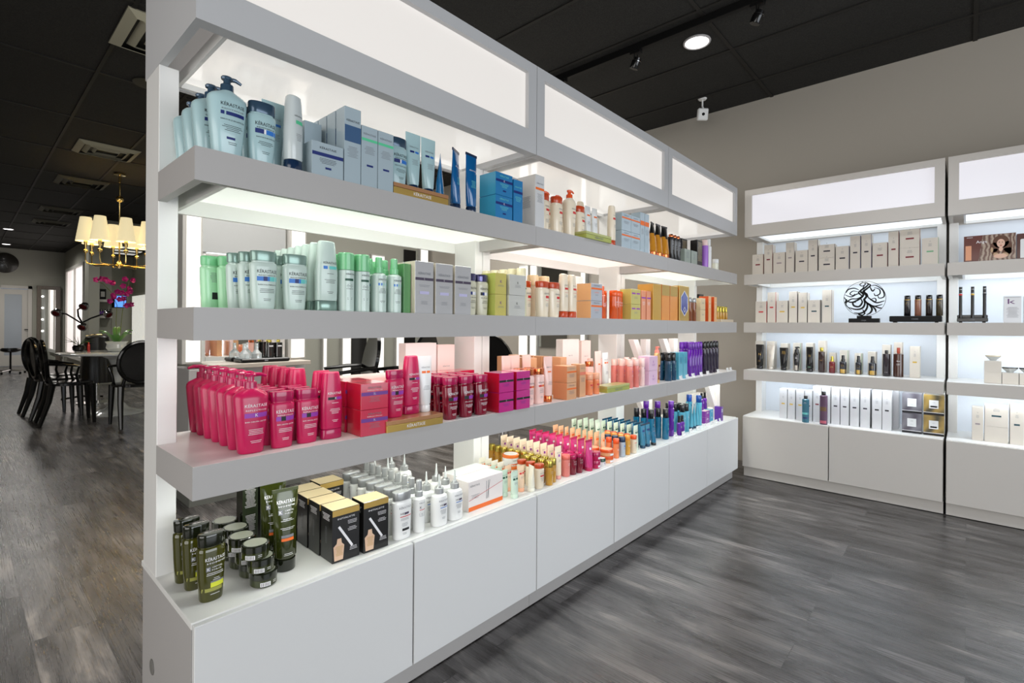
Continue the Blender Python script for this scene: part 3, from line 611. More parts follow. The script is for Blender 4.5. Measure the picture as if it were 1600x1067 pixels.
P['o_cond'] = Proto('conditioner_bottle', 'bottle', conditioner(cream, rust, [('t', K, .004, .16, .028, GRY), ('r', -.012, .016, .138, .148, RED), ('b', .004, .11, .026, 4, GRY)], h=.212, wd=.052))
P['o_tube'] = Proto('cream_tube', 'tube', sqtube(silk, silk, [('r', -.014, .014, .15, .158, ORG), ('b', 0, .12, .03, 5, GRY)], h=.202, wd=.05))
P['o_boxS'] = Proto('mask_box', 'box', carton(.099, .07, .092, icebox, [('t', K, 0, .08, .044, GRY), ('r', -.0485, .0485, .064, .072, ORG), ('b', 0, .05, .06, 4, GRY)]))
P['o_boxT'] = Proto('serum_box', 'box', carton(.05, .06, .222, icebox, [('r', -.0245, .0245, .15, .175, ORG), ('b', 0, .13, .03, 8, GRY)]))
P['brown_tube'] = Proto('cream_tube', 'tube', sqtube(pm('amber_tube', 196, 130, 30, .2, .5), copper, [('r', -.012, .012, .12, .185, BLK)], h=.20, wd=.066, crimp=BLACKG, r0=.030, top=BLACKG))
P['blk_fix'] = Proto('styling_bottle', 'bottle', cyl(blkp, copper, [('b', 0, .12, .02, 14, WHT)], h=.165, r=.019, ch=.018, rc=.014))
P['blk_boxT'] = Proto('serum_box', 'box', carton(.09, .05, .185, blackcard, [('b', 0, .17, .08, 32, goldtop)]))
P['blk_boxS'] = Proto('mask_box', 'box', carton(.095, .05, .09, pm('grey_green_card', 150, 160, 150, .3, .3), [('b', 0, .07, .04, 10, GRY)]))
P['lil'] = Proto('styling_bottle', 'bottle', cyl(pm('lilac_plastic', 170, 110, 210, .2, .4), rose, [('b', 0, .12, .02, 5, PUR)], h=.20, r=.025, ch=.04, rc=.02))
P['wh_spray'] = Proto('spray_bottle', 'bottle', cyl(whitep, whitep, [('b', 0, .13, .02, 3, GRY)], h=.22, r=.020, ch=.05, rc=.014, dome=.3))
P['sm_white'] = Proto('travel_bottle', 'bottle', cyl(pm('pale_yellow_plastic', 232, 232, 214), whitep, [('b', 0, .03, .02, 3, GRY)], h=.085, r=.022, ch=.03))
# --- bottom ledge
P['homme'] = Proto('shampoo_bottle', 'bottle', shampoo(olive, dkol, [('t', K, .004, .108, .048, WHT, .012), ('t', 'HOMME', .006, .098, .044, WHT, .006), ('r', -.018, -.008, .078, .089, GRY), ('t', 'K', -.013, .0835, .006, WHT), ('t', 'CAPITAL', .008, .087, .026, WHT, .0055), ('t', 'FORCE', .006, .080, .022, WHT, .0055), ('b', .003, .072, .044, 2, WHT), ('b', .006, .058, .02, 2, WHT), ('r', -.008, .024, .036, .048, YEL), ('r', -.008, .024, .048, .052, GRY), ('r', -.026, .026, .026, .035, pm('print_olive_yellow', 150, 150, 70, .4)), ('b', .003, .018, .03, 1, WHT)], h=.17, wd=.066, dp=.042))
P['homme_jar'] = Proto('styling_jar', 'jar', jar(olt, dkol, [('r', -.022, .002, .004, .015, WHT), ('b', .014, .013, .012, 2, WHT)] + [('r', -.020 + i * .0035, -.0185 + i * .0035, .005, .014, BLK) for i in range(6)], top=silol))
P['homme_tube'] = Proto('cream_tube', 'tube', sqtube(olt, dkol, [('t', K, 0, .195, .050, WHT, .013), ('t', 'HOMME', .002, .183, .046, WHT, .006), ('r', -.022, -.010, .160, .173, GRY), ('t', 'K', -.016, .1665, .007, WHT), ('t', 'CAPITAL', .008, .170, .026, WHT, .0055), ('t', 'FORCE', .006, .162, .022, WHT, .0055), ('b', .002, .146, .04, 2, WHT), ('b', .002, .122, .04, 2, WHT), ('r', -.016, .018, .086, .094, ORG), ('r', -.016, .018, .095, .103, GRY), ('b', .002, .05, .03, 2, WHT)], h=.232, wd=.072, r0=.028, ch=.034, crimp=olt))
P['homme_box'] = Proto('serum_box', 'box', carton(.045, .05, .235, pm('dark_green_card', 40, 48, 30, .3, .4), [('b', 0, .20, .036, 14, WHT), ('b', 0, .12, .036, 12, WHT)], side=dkol))
a = carton(.088, .075, .157, blackcard, [('r', -.0435, .0435, .138, .156, GLD), ('t', 'INITIALISTE', 0, .128, .055, WHT, .007), ('b', .02, .116, .04, 3, WHT), ('b', .02, .095, .03, 3, WHT), ('b', .024, .035, .03, 3, WHT)], top=goldtop, sops=[('b', 0, .14, .05, 5, WHT), ('b', 0, .10, .012, 12, GRY)])
q = a[0][1]
q.poly([(-.037, .006), (-.010, .006), (-.006, .048), (-.014, .056), (-.016, .070), (-.028, .070), (-.030, .056), (-.040, .048)], -.0385, -.0378, pm('serum_print', 226, 190, 160, .4, 0))
draw(q, [('b', -.022, .046, .026, 7, GLD)], flat(-.0385))
rz_ = Matrix.Rotation(R(-33), 3, 'Y')
q.box(-.0035, .0035, -.0392, -.0385, -.040, .040, WHT, rot=None)
for i in range(len(q.v) - 8, len(q.v)): v = rz_ @ Vector(q.v[i]); q.v[i] = (v.x - .002, q.v[i][1], v.z + .072)
P['black_box'] = Proto('serum_box', 'box', a)
P['white_sh'] = Proto('shampoo_bottle', 'bottle', shampoo(whitep, silc, [('t', K, .003, .104, .048, GRY, .010), ('t', 'HE', -.010, .085, .014, BLK, .009), ('r', -.002, .016, .081, .088, pm('print_violet_grey', 90, 80, 100, .4)), ('r', -.018, .026, .074, .0765, RED), ('b', .0, .068, .034, 2, GRY), ('b', 0, .052, .03, 3, GRY), ('r', -.010, .018, .028, .036, BLK), ('b', 0, .02, .02, 2, GRY)], h=.156, wd=.072, dp=.04, taper=.9))
P['white_spray'] = Proto('spray_bottle', 'bottle', spray(whitep, silc, [('t', K, .002, .10, .026, GRY), ('t', 'K', -.006, .085, .007, BLK), ('r', -.010, .014, .076, .078, RED), ('b', 0, .068, .024, 4, GRY)], h=.175, r=.0205, sh=.112))
P['drop'] = Proto('scalp_lotion_bottle', 'bottle', dropper(whitep, silc, whsil, [('t', K, .003, .089, .040, GRY, .008), ('t', 'HE', -.007, .074, .012, BLK, .008), ('r', .001, .017, .070, .077, pm('print_violet_grey', 90, 80, 100, .4)), ('r', -.012, .022, .064, .0665, BLU), ('b', .002, .056, .03, 4, GRY), ('b', .002, .03, .02, 2, GRY)]))
a = carton(.192, .085, .115, whbox, [('t', K, -.062, .096, .05, GRY), ('r', -.0955, .0955, .002, .018, ORG), ('b', -.06, .06, .05, 4, GRY), ('r', .0, .002, .03, .10, GRY)], top=silk)
draw(a[0][1], [('r', -.095, .095, -.0008, .0008, RED)], lambda x, z: (x, -.0434, .062 + x * .2 + z))
for sgn in (-1, 1): draw(a[0][1], [('r', -.001, .001, -.035, .035, GRY)], lambda x, z, s=sgn: (x + .012 + s * .004 * (z / .035) + z * .1, -.0434, .066 + z))
P['inj'] = Proto('treatment_box', 'box', a)
def stube(nm, body, capm, dots, h=.108, wd=.043, r0=.0155, crimp=None, cat='tube'):
    return Proto(nm, 'tube', sqtube(body, capm, [('t', K, 0, h * .80, .028, GRY)] + [('r', x0, x1, h * .68, h * .75, m) for x0, x1, m in dots] + [('b', 0, h * .58, .02, 3, GRY)], h=h, wd=wd, r0=r0, ch=.016, crimp=crimp))
P['t_green'] = stube('travel_tube', pm('pale_mint_tube', 206, 226, 208), pm('pale_mint_tube', 206, 226, 208), [(-.014, -.002, DGR), (.002, .014, DGR)])
P['t_white'] = stube('travel_tube', pm('ivory_tube', 240, 236, 220), pm('ivory_tube', 240, 236, 220), [(-.014, -.002, ORG), (.002, .014, ORG)], h=.11)
P['t_peach'] = stube('travel_tube', pm('peach_tube', 244, 190, 150), peach, [(-.014, .014, ORG)], h=.135, wd=.048)
P['t_peachS'] = stube('travel_tube', pm('beige_tube', 232, 200, 170), peach, [(-.014, -.002, RED), (.002, .014, RED)], h=.108)
P['t_cream'] = stube('travel_tube', pm('cream_tube', 244, 226, 200), pm('pink_cap', 238, 170, 160), [(-.006, .006, VIO)], h=.15, wd=.05)
P['t_mag'] = stube('travel_tube', pm('fuchsia_tube', 216, 60, 130, .2, .4), mag, [(-.008, .008, WHT)], h=.15, wd=.055, r0=.02, crimp=mag)
P['t_teal'] = stube('travel_tube', pm('steel_teal_tube', 60, 130, 160, .2, .4), tealdk, [(-.014, .014, NAVY)], h=.14, wd=.05, crimp=tealdk)
P['t_aqua'] = stube('travel_tube', tealtr, tealdk, [(-.012, .012, NAVY)], h=.172, wd=.055, crimp=tealp)
P['s_oj'] = Proto('travel_bottle', 'bottle', shampoo(cream, rust, [('t', K, 0, .066, .026, GRY), ('r', -.012, .012, .052, .058, RED), ('b', 0, .045, .022, 4, GRY)], h=.105, wd=.048, dp=.038, taper=.95))
P['s_gold'] = Proto('travel_bottle', 'bottle', cyl(goldp, goldc, [('b', 0, .06, .015, 3, WHT)], h=.108, r=.0165, ch=.028))
P['s_pink'] = Proto('travel_bottle', 'bottle', cyl(pinkp, pm('coral_cap', 230, 110, 100), [('b', 0, .06, .015, 3, WHT)], h=.10, r=.021, ch=.02))
P['s_red'] = Proto('travel_bottle', 'bottle', cyl(magtr, magc, [('b', 0, .062, .022, 5, WHT)], h=.095, r=.021, ch=.02))
P['s_org'] = Proto('travel_bottle', 'bottle', cyl(peachc, ocap, [('r', -.010, .010, .055, .06, RED), ('b', 0, .048, .02, 3, WHT)], h=.103, r=.0165, ch=.025))
P['s_blue'] = Proto('travel_bottle', 'bottle', cyl(pm('silver_blue_plastic', 176, 188, 200), navyc, [('r', -.008, .008, .055, .062, BLU), ('b', 0, .048, .02, 4, GRY)], h=.106, r=.0185, ch=.026))
P['s_amb'] = Proto('travel_bottle', 'bottle', cyl(pm('honey_clear', 222, 160, 60, .1, .6), pm('amber_cap', 240, 150, 50), [('b', 0, .055, .02, 3, WHT)], h=.105, r=.0165, ch=.025))
P['s_ivory'] = Proto('travel_bottle', 'bottle', cyl(cream, ocap, [('r', -.010, .010, .055, .061, RED), ('b', 0, .048, .02, 4, GRY)], h=.10, r=.0175, ch=.022))
P['j_org'] = Proto('mask_jar', 'jar', jar(pm('peach_jar', 240, 170, 120), ocap, [('r', -.016, .014, .004, .014, WHT)], r=.036, h=.034, lh=.015, top=peach))
P['j_big'] = Proto('mask_jar', 'jar', jar(whitep, pm('orange_jar_lid', 238, 120, 50), [('r', -.035, .035, .002, .012, ORG), ('t', K, 0, .026, .04, DGR)], r=.040, h=.052, lh=.014, top=whitep))
P['j_mag'] = Proto('mask_jar', 'jar', jar(mag, magc, [('r', -.01, .01, .006, .016, WHT)], r=.027, h=.040, lh=.018))
P['j_grn'] = Proto('mask_jar', 'jar', jar(whitep, pm('bottle_green_lid', 20, 70, 52), [('t', 'K', 0, .012, .01, PUR)], r=.024, h=.036, lh=.015, top=silk))
P['b_tealb'] = Proto('spray_bottle', 'bottle', cyl(tealp, blkp, [('b', 0, .11, .02, 14, TEA)], h=.19, r=.021, ch=.055, rc=.017))
P['b_pur'] = Proto('spray_bottle', 'bottle', cyl(purp, purp, [('t', K, 0, .14, .02, GLD), ('b', 0, .11, .02, 5, WHT)], h=.227, r=.020, ch=.042, rc=.018, dome=.35))
P['b_aqua'] = Proto('spray_bottle', 'bottle', cyl(tealtr, blkp, [('b', 0, .12, .02, 12, WHT)], h=.188, r=.0225, ch=.05, rc=.018))
P['b_aquaT'] = Proto('spray_bottle', 'bottle', cyl(tealtr, pm('royal_cap', 10, 60, 140, .12, .5), [('b', 0, .13, .02, 6, GLD)], h=.215, r=.022, ch=.05, rc=.019))
P['b_spur'] = Proto('spray_bottle', 'bottle', spray(purp, blkp, [('b', 0, .06, .02, 4, WHT)], h=.125, r=.017, sh=.075, capr=.009))
P['x_pur'] = Proto('mask_box', 'box', carton(.08, .06, .045, pm('violet_card', 140, 60, 160, .25, .4), [('b', 0, .035, .04, 3, WHT)], top=rose))
P['x_aqua'] = Proto('mask_box', 'box', carton(.06, .06, .045, tealtr, [('b', 0, .035, .03, 3, WHT)]))
P['x_purT'] = Proto('serum_box', 'box', carton(.04, .05, .11, pm('deep_violet_card', 100, 50, 150, .25, .4), [('b', 0, .09, .03, 6, WHT)]))
P['purT'] = Proto('spray_bottle', 'bottle', cyl(purp, purp, [('b', 0, .17, .018, 12, VIO)], h=.235, r=.0165, ch=.05, rc=.0155, dome=.2))
P['blkT'] = Proto('spray_bottle', 'bottle', cyl(purdk, blkp, [('b', 0, .16, .018, 10, GRY)], h=.235, r=.019, ch=.05, rc=.0165, dome=.2))
P['teal_b'] = Proto('styling_bottle', 'bottle', cyl(tealdk, blkp, [('b', 0, .11, .022, 12, TEA)], h=.175, r=.022, ch=.05, rc=.018))
P['x_blueT'] = Proto('serum_box', 'box', carton(.062, .06, .175, tealtr, [('b', 0, .14, .03, 10, NAVY)]))
a = MB(); a.box(-.022, .022, -.010, .010, 0, .004, whitep); a.box(-.022, .022, .004, .0065, .004, .026, whitep, rot=Matrix.Rotation(R(-12), 3, 'X'), org=(0, .005, .004)); draw(a, [('b', 0, .018, .03, 2, GRY)], flat(.001))
P['tagc'] = Proto('price_holder', 'price holder', [('holder', a)])

# ================================================================== THIRD SHELF (waist height) of the long unit
Z3 = ST[2][0] + .0005; T3 = 'on third shelf'
for k in range(7):
    place(P['mag_pump'] if k < 6 else P['mag_pumpL'], 'magenta pump bottle in left row on third shelf, ' + ('frontmost' if k == 0 else 'rearmost' if k == 6 else ORD[k] + ' from front'), .527, 1.412 + .0655 * k, Z3, 0, 'magenta pump bottles on the third shelf')
row(P['mag_sh'], 'magenta shampoo bottle', 'beside pump bottles on third shelf', .609, 1.412, Z3, 7, .052, 'magenta shampoo bottles on the third shelf', jit=.002)
row(P['mag_sh'], 'magenta shampoo bottle', 'in second column from pump bottles', .683, 1.417, Z3, 3, .052, 'magenta shampoo bottles on the third shelf')
row(P['mag_cond'], 'magenta upside-down conditioner bottle', 'left of boxes on third shelf', .758, 1.418, Z3, 2, .06, 'magenta conditioner bottles')
row(P['mag_cond'], 'back-row magenta conditioner bottle', 'behind magenta shampoo bottles', .738, 1.60, Z3, 4, .058, 'back-row magenta conditioner bottles', dx=-.004)
for k in range(2):
    for j in range(2):
        place(P['mag_box'], f'magenta mask box with violet band, {"upper" if j else "lower"} of {"front" if k == 0 else "rear"} stack on third shelf', .872, 1.400 + .093 * k, Z3 + j * .0805, R(-3), 'square magenta mask boxes')
place(P['gold_flat'], 'flat gold gift box under three magenta and cream bottles on third shelf', 1.022, 1.398, Z3)
place(P['mag_sh'], 'magenta shampoo bottle standing on the flat gold box', .975, 1.405, Z3 + .0365)
place(P['mag_cond'], 'magenta conditioner bottle standing on the flat gold box', 1.052, 1.420, Z3 + .0365)
place(P['beige_tube'], 'pale cream tube with orange squares standing on the flat gold box', 1.112, 1.420, Z3 + .0365)
place(P['pp_box'], 'long pale pink gift box behind the magenta mask boxes', 1.115, 1.74, Z3, 0)
for c, (x, yy, cn) in enumerate(((1.208, 1.395, 'left'), (1.283, 1.393, 'middle'), (1.356, 1.388, 'right'))):
    row(P['red_sh'], 'clear crimson shampoo bottle', f'in {cn} column on third shelf', x, yy, Z3, 4, .050, 'crimson shampoo bottles')
for c, (x, cn) in enumerate(((1.462, 'left'), (1.564, 'right'))):
    for j in range(2):
        place(P['mag_box2'], f'fuchsia mask box with dark band, {"upper" if j else "lower"} of {cn} pair beside crimson bottles', x, 1.392, Z3 + j * .0775, 0, 'fuchsia mask boxes')
for x, cn in ((1.185, 'left'), (1.31, 'middle'), (1.435, 'right')): place(P['mag_flat'], f'{cn} magenta carton behind the crimson shampoo bottles', x, 1.614, Z3, 0, 'magenta cartons at the back')
place(P['wh_big'], 'tall off-white gift box with small brand print behind the magenta cartons', 1.352, 1.775, Z3, 0)
place(P['pk_big'], 'tall pale pink gift box with brand print beside off-white gift box', 1.492, 1.775, Z3, 0)
# peach range
for x, yy, cn in ((1.655, 1.40, 'left'), (1.724, 1.40, 'right')):
    row(P['peach_sh'], 'blush shampoo bottle with copper cap', f'in {cn} column', x, yy, Z3, 2, .055, 'blush shampoo bottles')
place(P['peach_tube'], 'blush upright tube on copper cap, frontmost on third shelf', 1.790, 1.40, Z3)
for i, x in enumerate((1.66, 1.72, 1.80)): place(P['peach_tubeS'], f'blush tube behind the copper capped bottles, {("leftmost", "middle", "rightmost")[i]} of three', x, 1.535, Z3 + .0, 0, 'blush tubes at the back')
for j in range(2): place(P['peach_boxS'], f'tan mask box with orange band, {"upper" if j else "lower"} of stack beside blush tube', 1.922, 1.402, Z3 + j * .078)
row(P['peach_boxT'], 'tall tan serum box', 'right of tan mask boxes', 2.03, 1.40, Z3, 1, 0)
for k in range(6): place(P['peach_boxTT'], f'tall tan serum box in the rear row, {ORD[k] if k else "first"} from the front', 2.01 - .004 * k, 1.50 + .055 * k, Z3, 0, 'tall tan serum boxes')
for k in range(4): place(P['peach_boxTT'], f'tan carton in second rear row behind blush tubes, {("nearest", "second", "third", "rearmost")[k]}', 1.85 - .0 * k, 1.56 + .055 * k, Z3, 0, 'tan cartons at the back')
place(P['wh_big'], 'tall off-white gift box behind the blush bottles in middle module', 2.46, 1.775, Z3, 0)
place(P['pk_big'], 'tall pale pink gift box behind the blush bottles in middle module', 2.62, 1.775, Z3, 0)
row(P['peach_small'], 'small clear peach bottle', 'beside tall tan box', 2.115, 1.395, Z3, 2, .045, 'small peach bottles', dx=.0)
row(P['peach_small'], 'small clear peach bottle', 'left of green gold box', 2.175, 1.395, Z3, 2, .045, 'small peach bottles')
place(P['peach_small'], 'small clear peach bottle squeezed beside the blush copper capped bottle', 2.085, 1.47, Z3)
place(P['peach_sh'], 'blush shampoo bottle with copper cap standing behind green gold box', 2.26, 1.49, Z3)
place(P['peach_tubeS'], 'blush tube standing behind the green gold flat box', 2.345, 1.49, Z3)
place(P['beige_tube'], 'ivory tube with orange squares standing behind green gold flat box', 2.42, 1.49, Z3)
place(P['gold_flat2'], 'flat green gold gift box at the front edge of third shelf', 2.345, 1.400, Z3)
row(P['pink_clear'], 'clear coral oil bottle', 'right of green gold box', 2.515, 1.39, Z3, 3, .05, 'coral oil bottles')
row(P['pink_clear'], 'clear coral oil bottle', 'beside white oil bottle', 2.585, 1.39, Z3, 3, .05, 'coral oil bottles')
row(P['pink_clear'], 'clear coral oil bottle', 'behind flat green gold box end', 2.50, 1.56, Z3, 2, .05, 'coral oil bottles', dx=-.05)
row(P['pink_white'], 'rosy white oil bottle', 'left of lavender boxes', 2.655, 1.39, Z3, 3, .05, 'rosy white oil bottles')
for j in range(2): place(P['lav_box'], f'lavender mask box, {"upper" if j else "lower"} of stack on third shelf', 2.748, 1.40, Z3 + j * .084)
place(P['gold_pump'], 'gold bottle with coral pump right of lavender boxes', 2.865, 1.40, Z3)
def letter(label, x, y, z, s=1, h=.26):
    q = MB(); lm = whbox
    q.box(-.03, .03, -.02, .02, 0, h, lm, .001)
    q.poly([(-.19, h), (-.13, h), (-.031, h * .42), (-.031, h * .12)], -.018, .018, lm)
    q.poly([(-.19, 0), (-.13, 0), (-.085, h * .26), (-.115, h * .36)], -.018, .018, lm)
    o = link('display_letter', q.mesh('display_letter'), None, (x, y, z)); return tag(o, label, 'display letter')
letter('white letter shaped display stand between lavender boxes and dark blue bottles, third shelf', 2.985, 1.54, Z3)
letter('white letter shaped display stand before the tall purple bottles, third shelf', 3.31, 1.50, Z3)
row(P['teal_b'], 'dark petrol bottle', 'left on third shelf', 3.02, 1.40, Z3, 2, .05, 'petrol bottles'); row(P['teal_b'], 'dark petrol bottle', 'right on third shelf', 3.085, 1.40, Z3, 2, .05, 'petrol bottles')
row(P['x_blueT'], 'aqua blue serum box', 'beside petrol bottles', 3.165, 1.41, Z3, 1, 0); row(P['x_blueT'], 'aqua blue serum box', 'left of white letter stand', 3.235, 1.41, Z3, 1, 0)
for i in range(5): row(P['purT'], 'tall purple spray bottle', f'{ORD[i] if i else "first"} from left', 3.40 + .045 * i, 1.42, Z3, 2, .06, 'tall purple spray bottles')
for i in range(5): place(P['blkT'], f'tall black violet spray bottle at far end, {("first", "second", "third", "fourth", "fifth")[i]} from left', 3.65 + .06 * i, 1.42, Z3, 0, 'tall black violet spray bottles')
place(P['purT'], 'tall purple spray bottle at far end beside black ones', 3.945, 1.45, Z3)
for i, x in enumerate((3.16, 3.26, 3.36, 3.50, 3.62, 3.82, 4.02, 4.09)): place(P['tagc'], f'small white price holder on third shelf edge, {("first", "second", "third", "fourth", "fifth", "sixth", "seventh", "eighth")[i]} from left', x, 1.372, Z3, 0, 'price holders on the third shelf')

# ================================================================== SECOND SHELF
Z2 = ST[1][0] + .0005
for i, x in enumerate((.455, .49)): place(P['mint_back'], f'green bottle turned backwards behind mint shampoo, {"left" if i == 0 else "right"} one', x + .045, 1.60 - .0 * i + (.03 if i == 0 else 0), Z2, R(8), 'backward mint bottles')
for k in range(3): place(P['mint_sh'], f'mint shampoo bottle at left end of second shelf, {("frontmost", "second", "rearmost")[k]}', .553 - .012 * k, 1.402 + .05 * k, Z2, 0, 'mint shampoo bottles')
row(P['mint_sh'], 'mint shampoo bottle', 'left of tall mint conditioner', .639, 1.405, Z2, 2, .055, 'mint shampoo bottles')
row(P['mint_cond'], 'tall mint conditioner bottle', 'on second shelf', .733, 1.405, Z2, 8, .05, 'tall mint conditioner bottles')
row(P['mint_mousse'], 'mint mousse bottle', 'beside conditioner', .797, 1.405, Z2, 3, .055, 'mint mousse bottles'); row(P['mint_mousse'], 'mint mousse bottle', 'beside spray', .851, 1.405, Z2, 3, .055, 'mint mousse bottles')
row(P['mint_spray'], 'mint spray bottle', 'left of the two columns', .912, 1.405, Z2, 4, .055, 'mint spray bottles'); row(P['mint_spray'], 'mint spray bottle', 'right of the two columns', .970, 1.405, Z2, 4, .055, 'mint spray bottles')
place(P['green_box'], 'green foil serum box beside the silver boxes', 1.013, 1.43, Z2)
for i, x in enumerate((1.069, 1.157, 1.246)): row(P['sil_box'], 'silver serum box with slate band', ('leftmost', 'middle', 'rightmost')[i], x, 1.40, Z2, 2, .065, 'silver serum boxes')
for i, x in enumerate((1.315, 1.378)): row(P['pearl_sh'], 'champagne shampoo with mirrored cap', ('left of pair', 'right of pair')[i], x, 1.41, Z2, 2, .05, 'champagne shampoo bottles')
for k in range(5): place(P['pearl_tall'], f'cream capped mousse bottle in back row on second shelf, {("first", "second", "third", "fourth", "fifth", "sixth")[k]} from front', 1.615 - .002 * k, 1.41 + .05 * k, Z2, 0, 'cream capped mousse bottles')
for j in range(2): place(P['yg_box'], f'yellow gold mask box, {"upper" if j else "lower"} of stack on second shelf', 1.447, 1.41, Z2 + j * .084)
for j in range(2): place(P['sil_s'], f'silver foil mask box, {"upper" if j else "lower"} of stack beside yellow box', 1.533 + j * .004, 1.395, Z2 + j * .084)
for i, x in enumerate((1.712, 1.77, 1.85)): place(P['rust_sh'], f'cream shampoo bottle with rust collar on second shelf, {("leftmost", "middle", "rightmost")[i]}', x + (-.025 if i == 0 else -.02), 1.405 + (.05 if i == 0 else 0), Z2, 0, 'cream shampoo bottles with rust collar')
for i, x in enumerate((1.67, 1.80, 1.88)): place(P['beige_tall'], f'beige capped bottle behind rust collared shampoos, {("leftmost", "middle", "rightmost")[i]}', x, 1.50, Z2, 0, 'beige capped bottles')
for i, x in enumerate((1.908, 1.975)): place(P['rust_cond'], f'cream conditioner on rust cap on second shelf, {("left", "right")[i]}', x, 1.405, Z2, 0, 'cream conditioners with rust cap')
for j in range(2): place(P['nut_box'], f'grey mask box with orange band, {"upper" if j else "lower"} of stack on second shelf', 2.125, 1.402, Z2 + j * .086)
for i, (x, yy, kd) in enumerate(((2.215, 1.42, 'org_oil'), (2.27, 1.42, 'org_oil'), (2.22, 1.50, 'org_oil'), (2.325, 1.45, 'org_oil2'), (2.385, 1.40, 'org_oil2'), (2.44, 1.42, 'org_oil2'), (2.335, 1.39, 'org_oil2'), (2.28, 1.50, 'org_oil'))):
    place(P[kd], f'clear orange oil bottle in cluster on second shelf, {("first", "second", "third", "fourth", "fifth", "sixth", "seventh", "eighth")[i]} from left', x, yy, Z2, 0, 'clear orange oil bottles')
for j in range(2): place(P['gold_box'], f'yellow gold mask box with violet dashes, {"upper" if j else "lower"} of stack', 2.523, 1.395, Z2 + j * .0835)
for i, x in enumerate((2.622, 2.684)): place(P['salmon_box'], f'salmon serum box with violet band, {("left", "right")[i]} on second shelf', x, 1.395, Z2)
place(P['wh_big'], 'tall white gift box behind clear orange oil bottles on second shelf', 2.50, 1.775, Z2 - .0, 0)
place(P['goldT'], 'tall plain gold gift box, left of the orange and gold ones', 2.79, 1.415, Z2)
place(P['orgT'], 'tall orange and gold gift box, left of pair on second shelf', 2.905, 1.415, Z2); place(P['orgT'], 'tall orange and gold gift box, right of pair beside hexagon box', 3.02, 1.415, Z2)
place(P['hex'], 'gold gift box with blue hexagon window on second shelf', 3.175, 1.415, Z2)
for i, x in enumerate((3.32, 3.39)): row(P['amb'], 'dark amber oil bottle', ('left of pair', 'right of pair')[i], x, 1.395, Z2, 2, .05, 'dark amber oil bottles')
for j in range(2): place(P['cream_s'], f'small cream box, {"upper" if j else "lower"} of stack beside amber bottles', 3.50, 1.40, Z2 + j * .081)
for i, x in enumerate((3.64, 3.75)): place(P['orgbox'], f'peach and orange serum box at far end of second shelf, {("left", "right")[i]}', x, 1.41, Z2)
place(P['blk_cardT'], 'black printed display card standing at far end of second shelf', 3.98, 1.58, Z2)
q = MB(); q.box(-.13, .13, -.05, .05, 0, .02, beigebox, .002); tag(link('display_tray', q.mesh('display_tray'), None, (3.99, 1.42, Z2)), 'small tan display tray under gold vials at far end', 'tray')
for i in range(8): place(P['gold_mini'], f'tiny gold capped vial on the tan tray, {("first", "second", "third", "fourth", "fifth", "sixth", "seventh", "eighth")[i]} from left', 3.885 + .03 * i, 1.42 + (.02 if i % 2 else -.01), Z2 + .0205, 0, 'gold capped vials on the tan tray')

# ================================================================== TOP SHELF
Z1 = ST[0][0] + .0005
for k in range(4): place(P['ice_pump'], f'pale blue pump bottle at left end of top shelf, {("frontmost", "second", "third", "rearmost")[k]}', .462 + (0 if k == 0 else -.012), 1.405 + .08 * k, Z1, 0, 'pale blue pump bottles')
row(P['ice_sh'], 'pale blue shampoo bottle with steel cap', 'on top shelf', .547, 1.405, Z1, 3, .06, 'pale blue shampoo bottles')
row(P['ice_tube'], 'pale blue tube', 'behind white conditioner on top shelf', .600, 1.46, Z1, 3, .05, 'pale blue tubes')
place(P['ice_cond'], 'slim pale grey conditioner on black cap on top shelf', .626, 1.392, Z1, R(20))
place(P['ice_boxW'], 'wide silver mask box with navy band on top shelf', .713, 1.405, Z1)
row(P['ice_boxR'], 'plain silver serum box', 'behind wide mask box', .725, 1.50, Z1, 5, .055, 'plain silver serum boxes')
for k in range(4): place(P['ice_boxT'], f'tall silver serum box with blue fade on top shelf, {("frontmost", "second", "third", "rearmost")[k]}', .791, 1.385 + .055 * k, Z1, 0, 'tall silver serum boxes')
for i, x in enumerate((.848, .906)): row(P['ice_boxG'], 'silver box with green band', ('left column', 'right column')[i], x, 1.385, Z1, 2, .055, 'silver boxes with green band')
place(P['gold_flat'], 'flat gold gift box at the front edge of top shelf', 1.052, 1.412, Z1)
Zg = Z1 + .0365
place(P['ice_sh'], 'pale blue shampoo bottle standing on the flat gold box, top shelf', .992, 1.425, Zg)
place(P['ice_tube'], 'pale blue tube standing on the flat gold box, left one', 1.062, 1.43, Zg); place(P['ice_tube'], 'pale blue tube standing on the flat gold box, right one', 1.128, 1.43, Zg)
place(P['blu_tubeS'], 'azure tube seen edge-on behind flat gold box, top shelf', 1.215, 1.47, Z1, R(55))
place(P['blu_tube'], 'deep blue tube on top shelf, left of pair', 1.236, 1.405, Z1, R(28)); place(P['blu_tube'], 'deep blue tube on top shelf, right of pair', 1.305, 1.395, Z1, R(8))
for j in range(2): place(P['blu_box'], f'azure mask box with navy band, {"upper" if j else "lower"} of stack on top shelf', 1.452, 1.405, Z1 + j * .0895)
place(P['blu_boxT'], 'azure tall serum box right of stacked azure boxes', 1.535, 1.395, Z1)
place(P['wh_boxT'], 'tall pale serum box with orange band, front of pair, top shelf', 1.675, 1.41, Z1); place(P['wh_boxT'], 'tall pale serum box, rear of pair, top shelf', 1.65, 1.515, Z1)
place(P['o_sh'], 'cream shampoo with rust cap on top shelf, leftmost', 1.752, 1.405, Z1); place(P['o_sh'], 'cream shampoo with rust cap on top shelf, second from left', 1.838, 1.395, Z1)
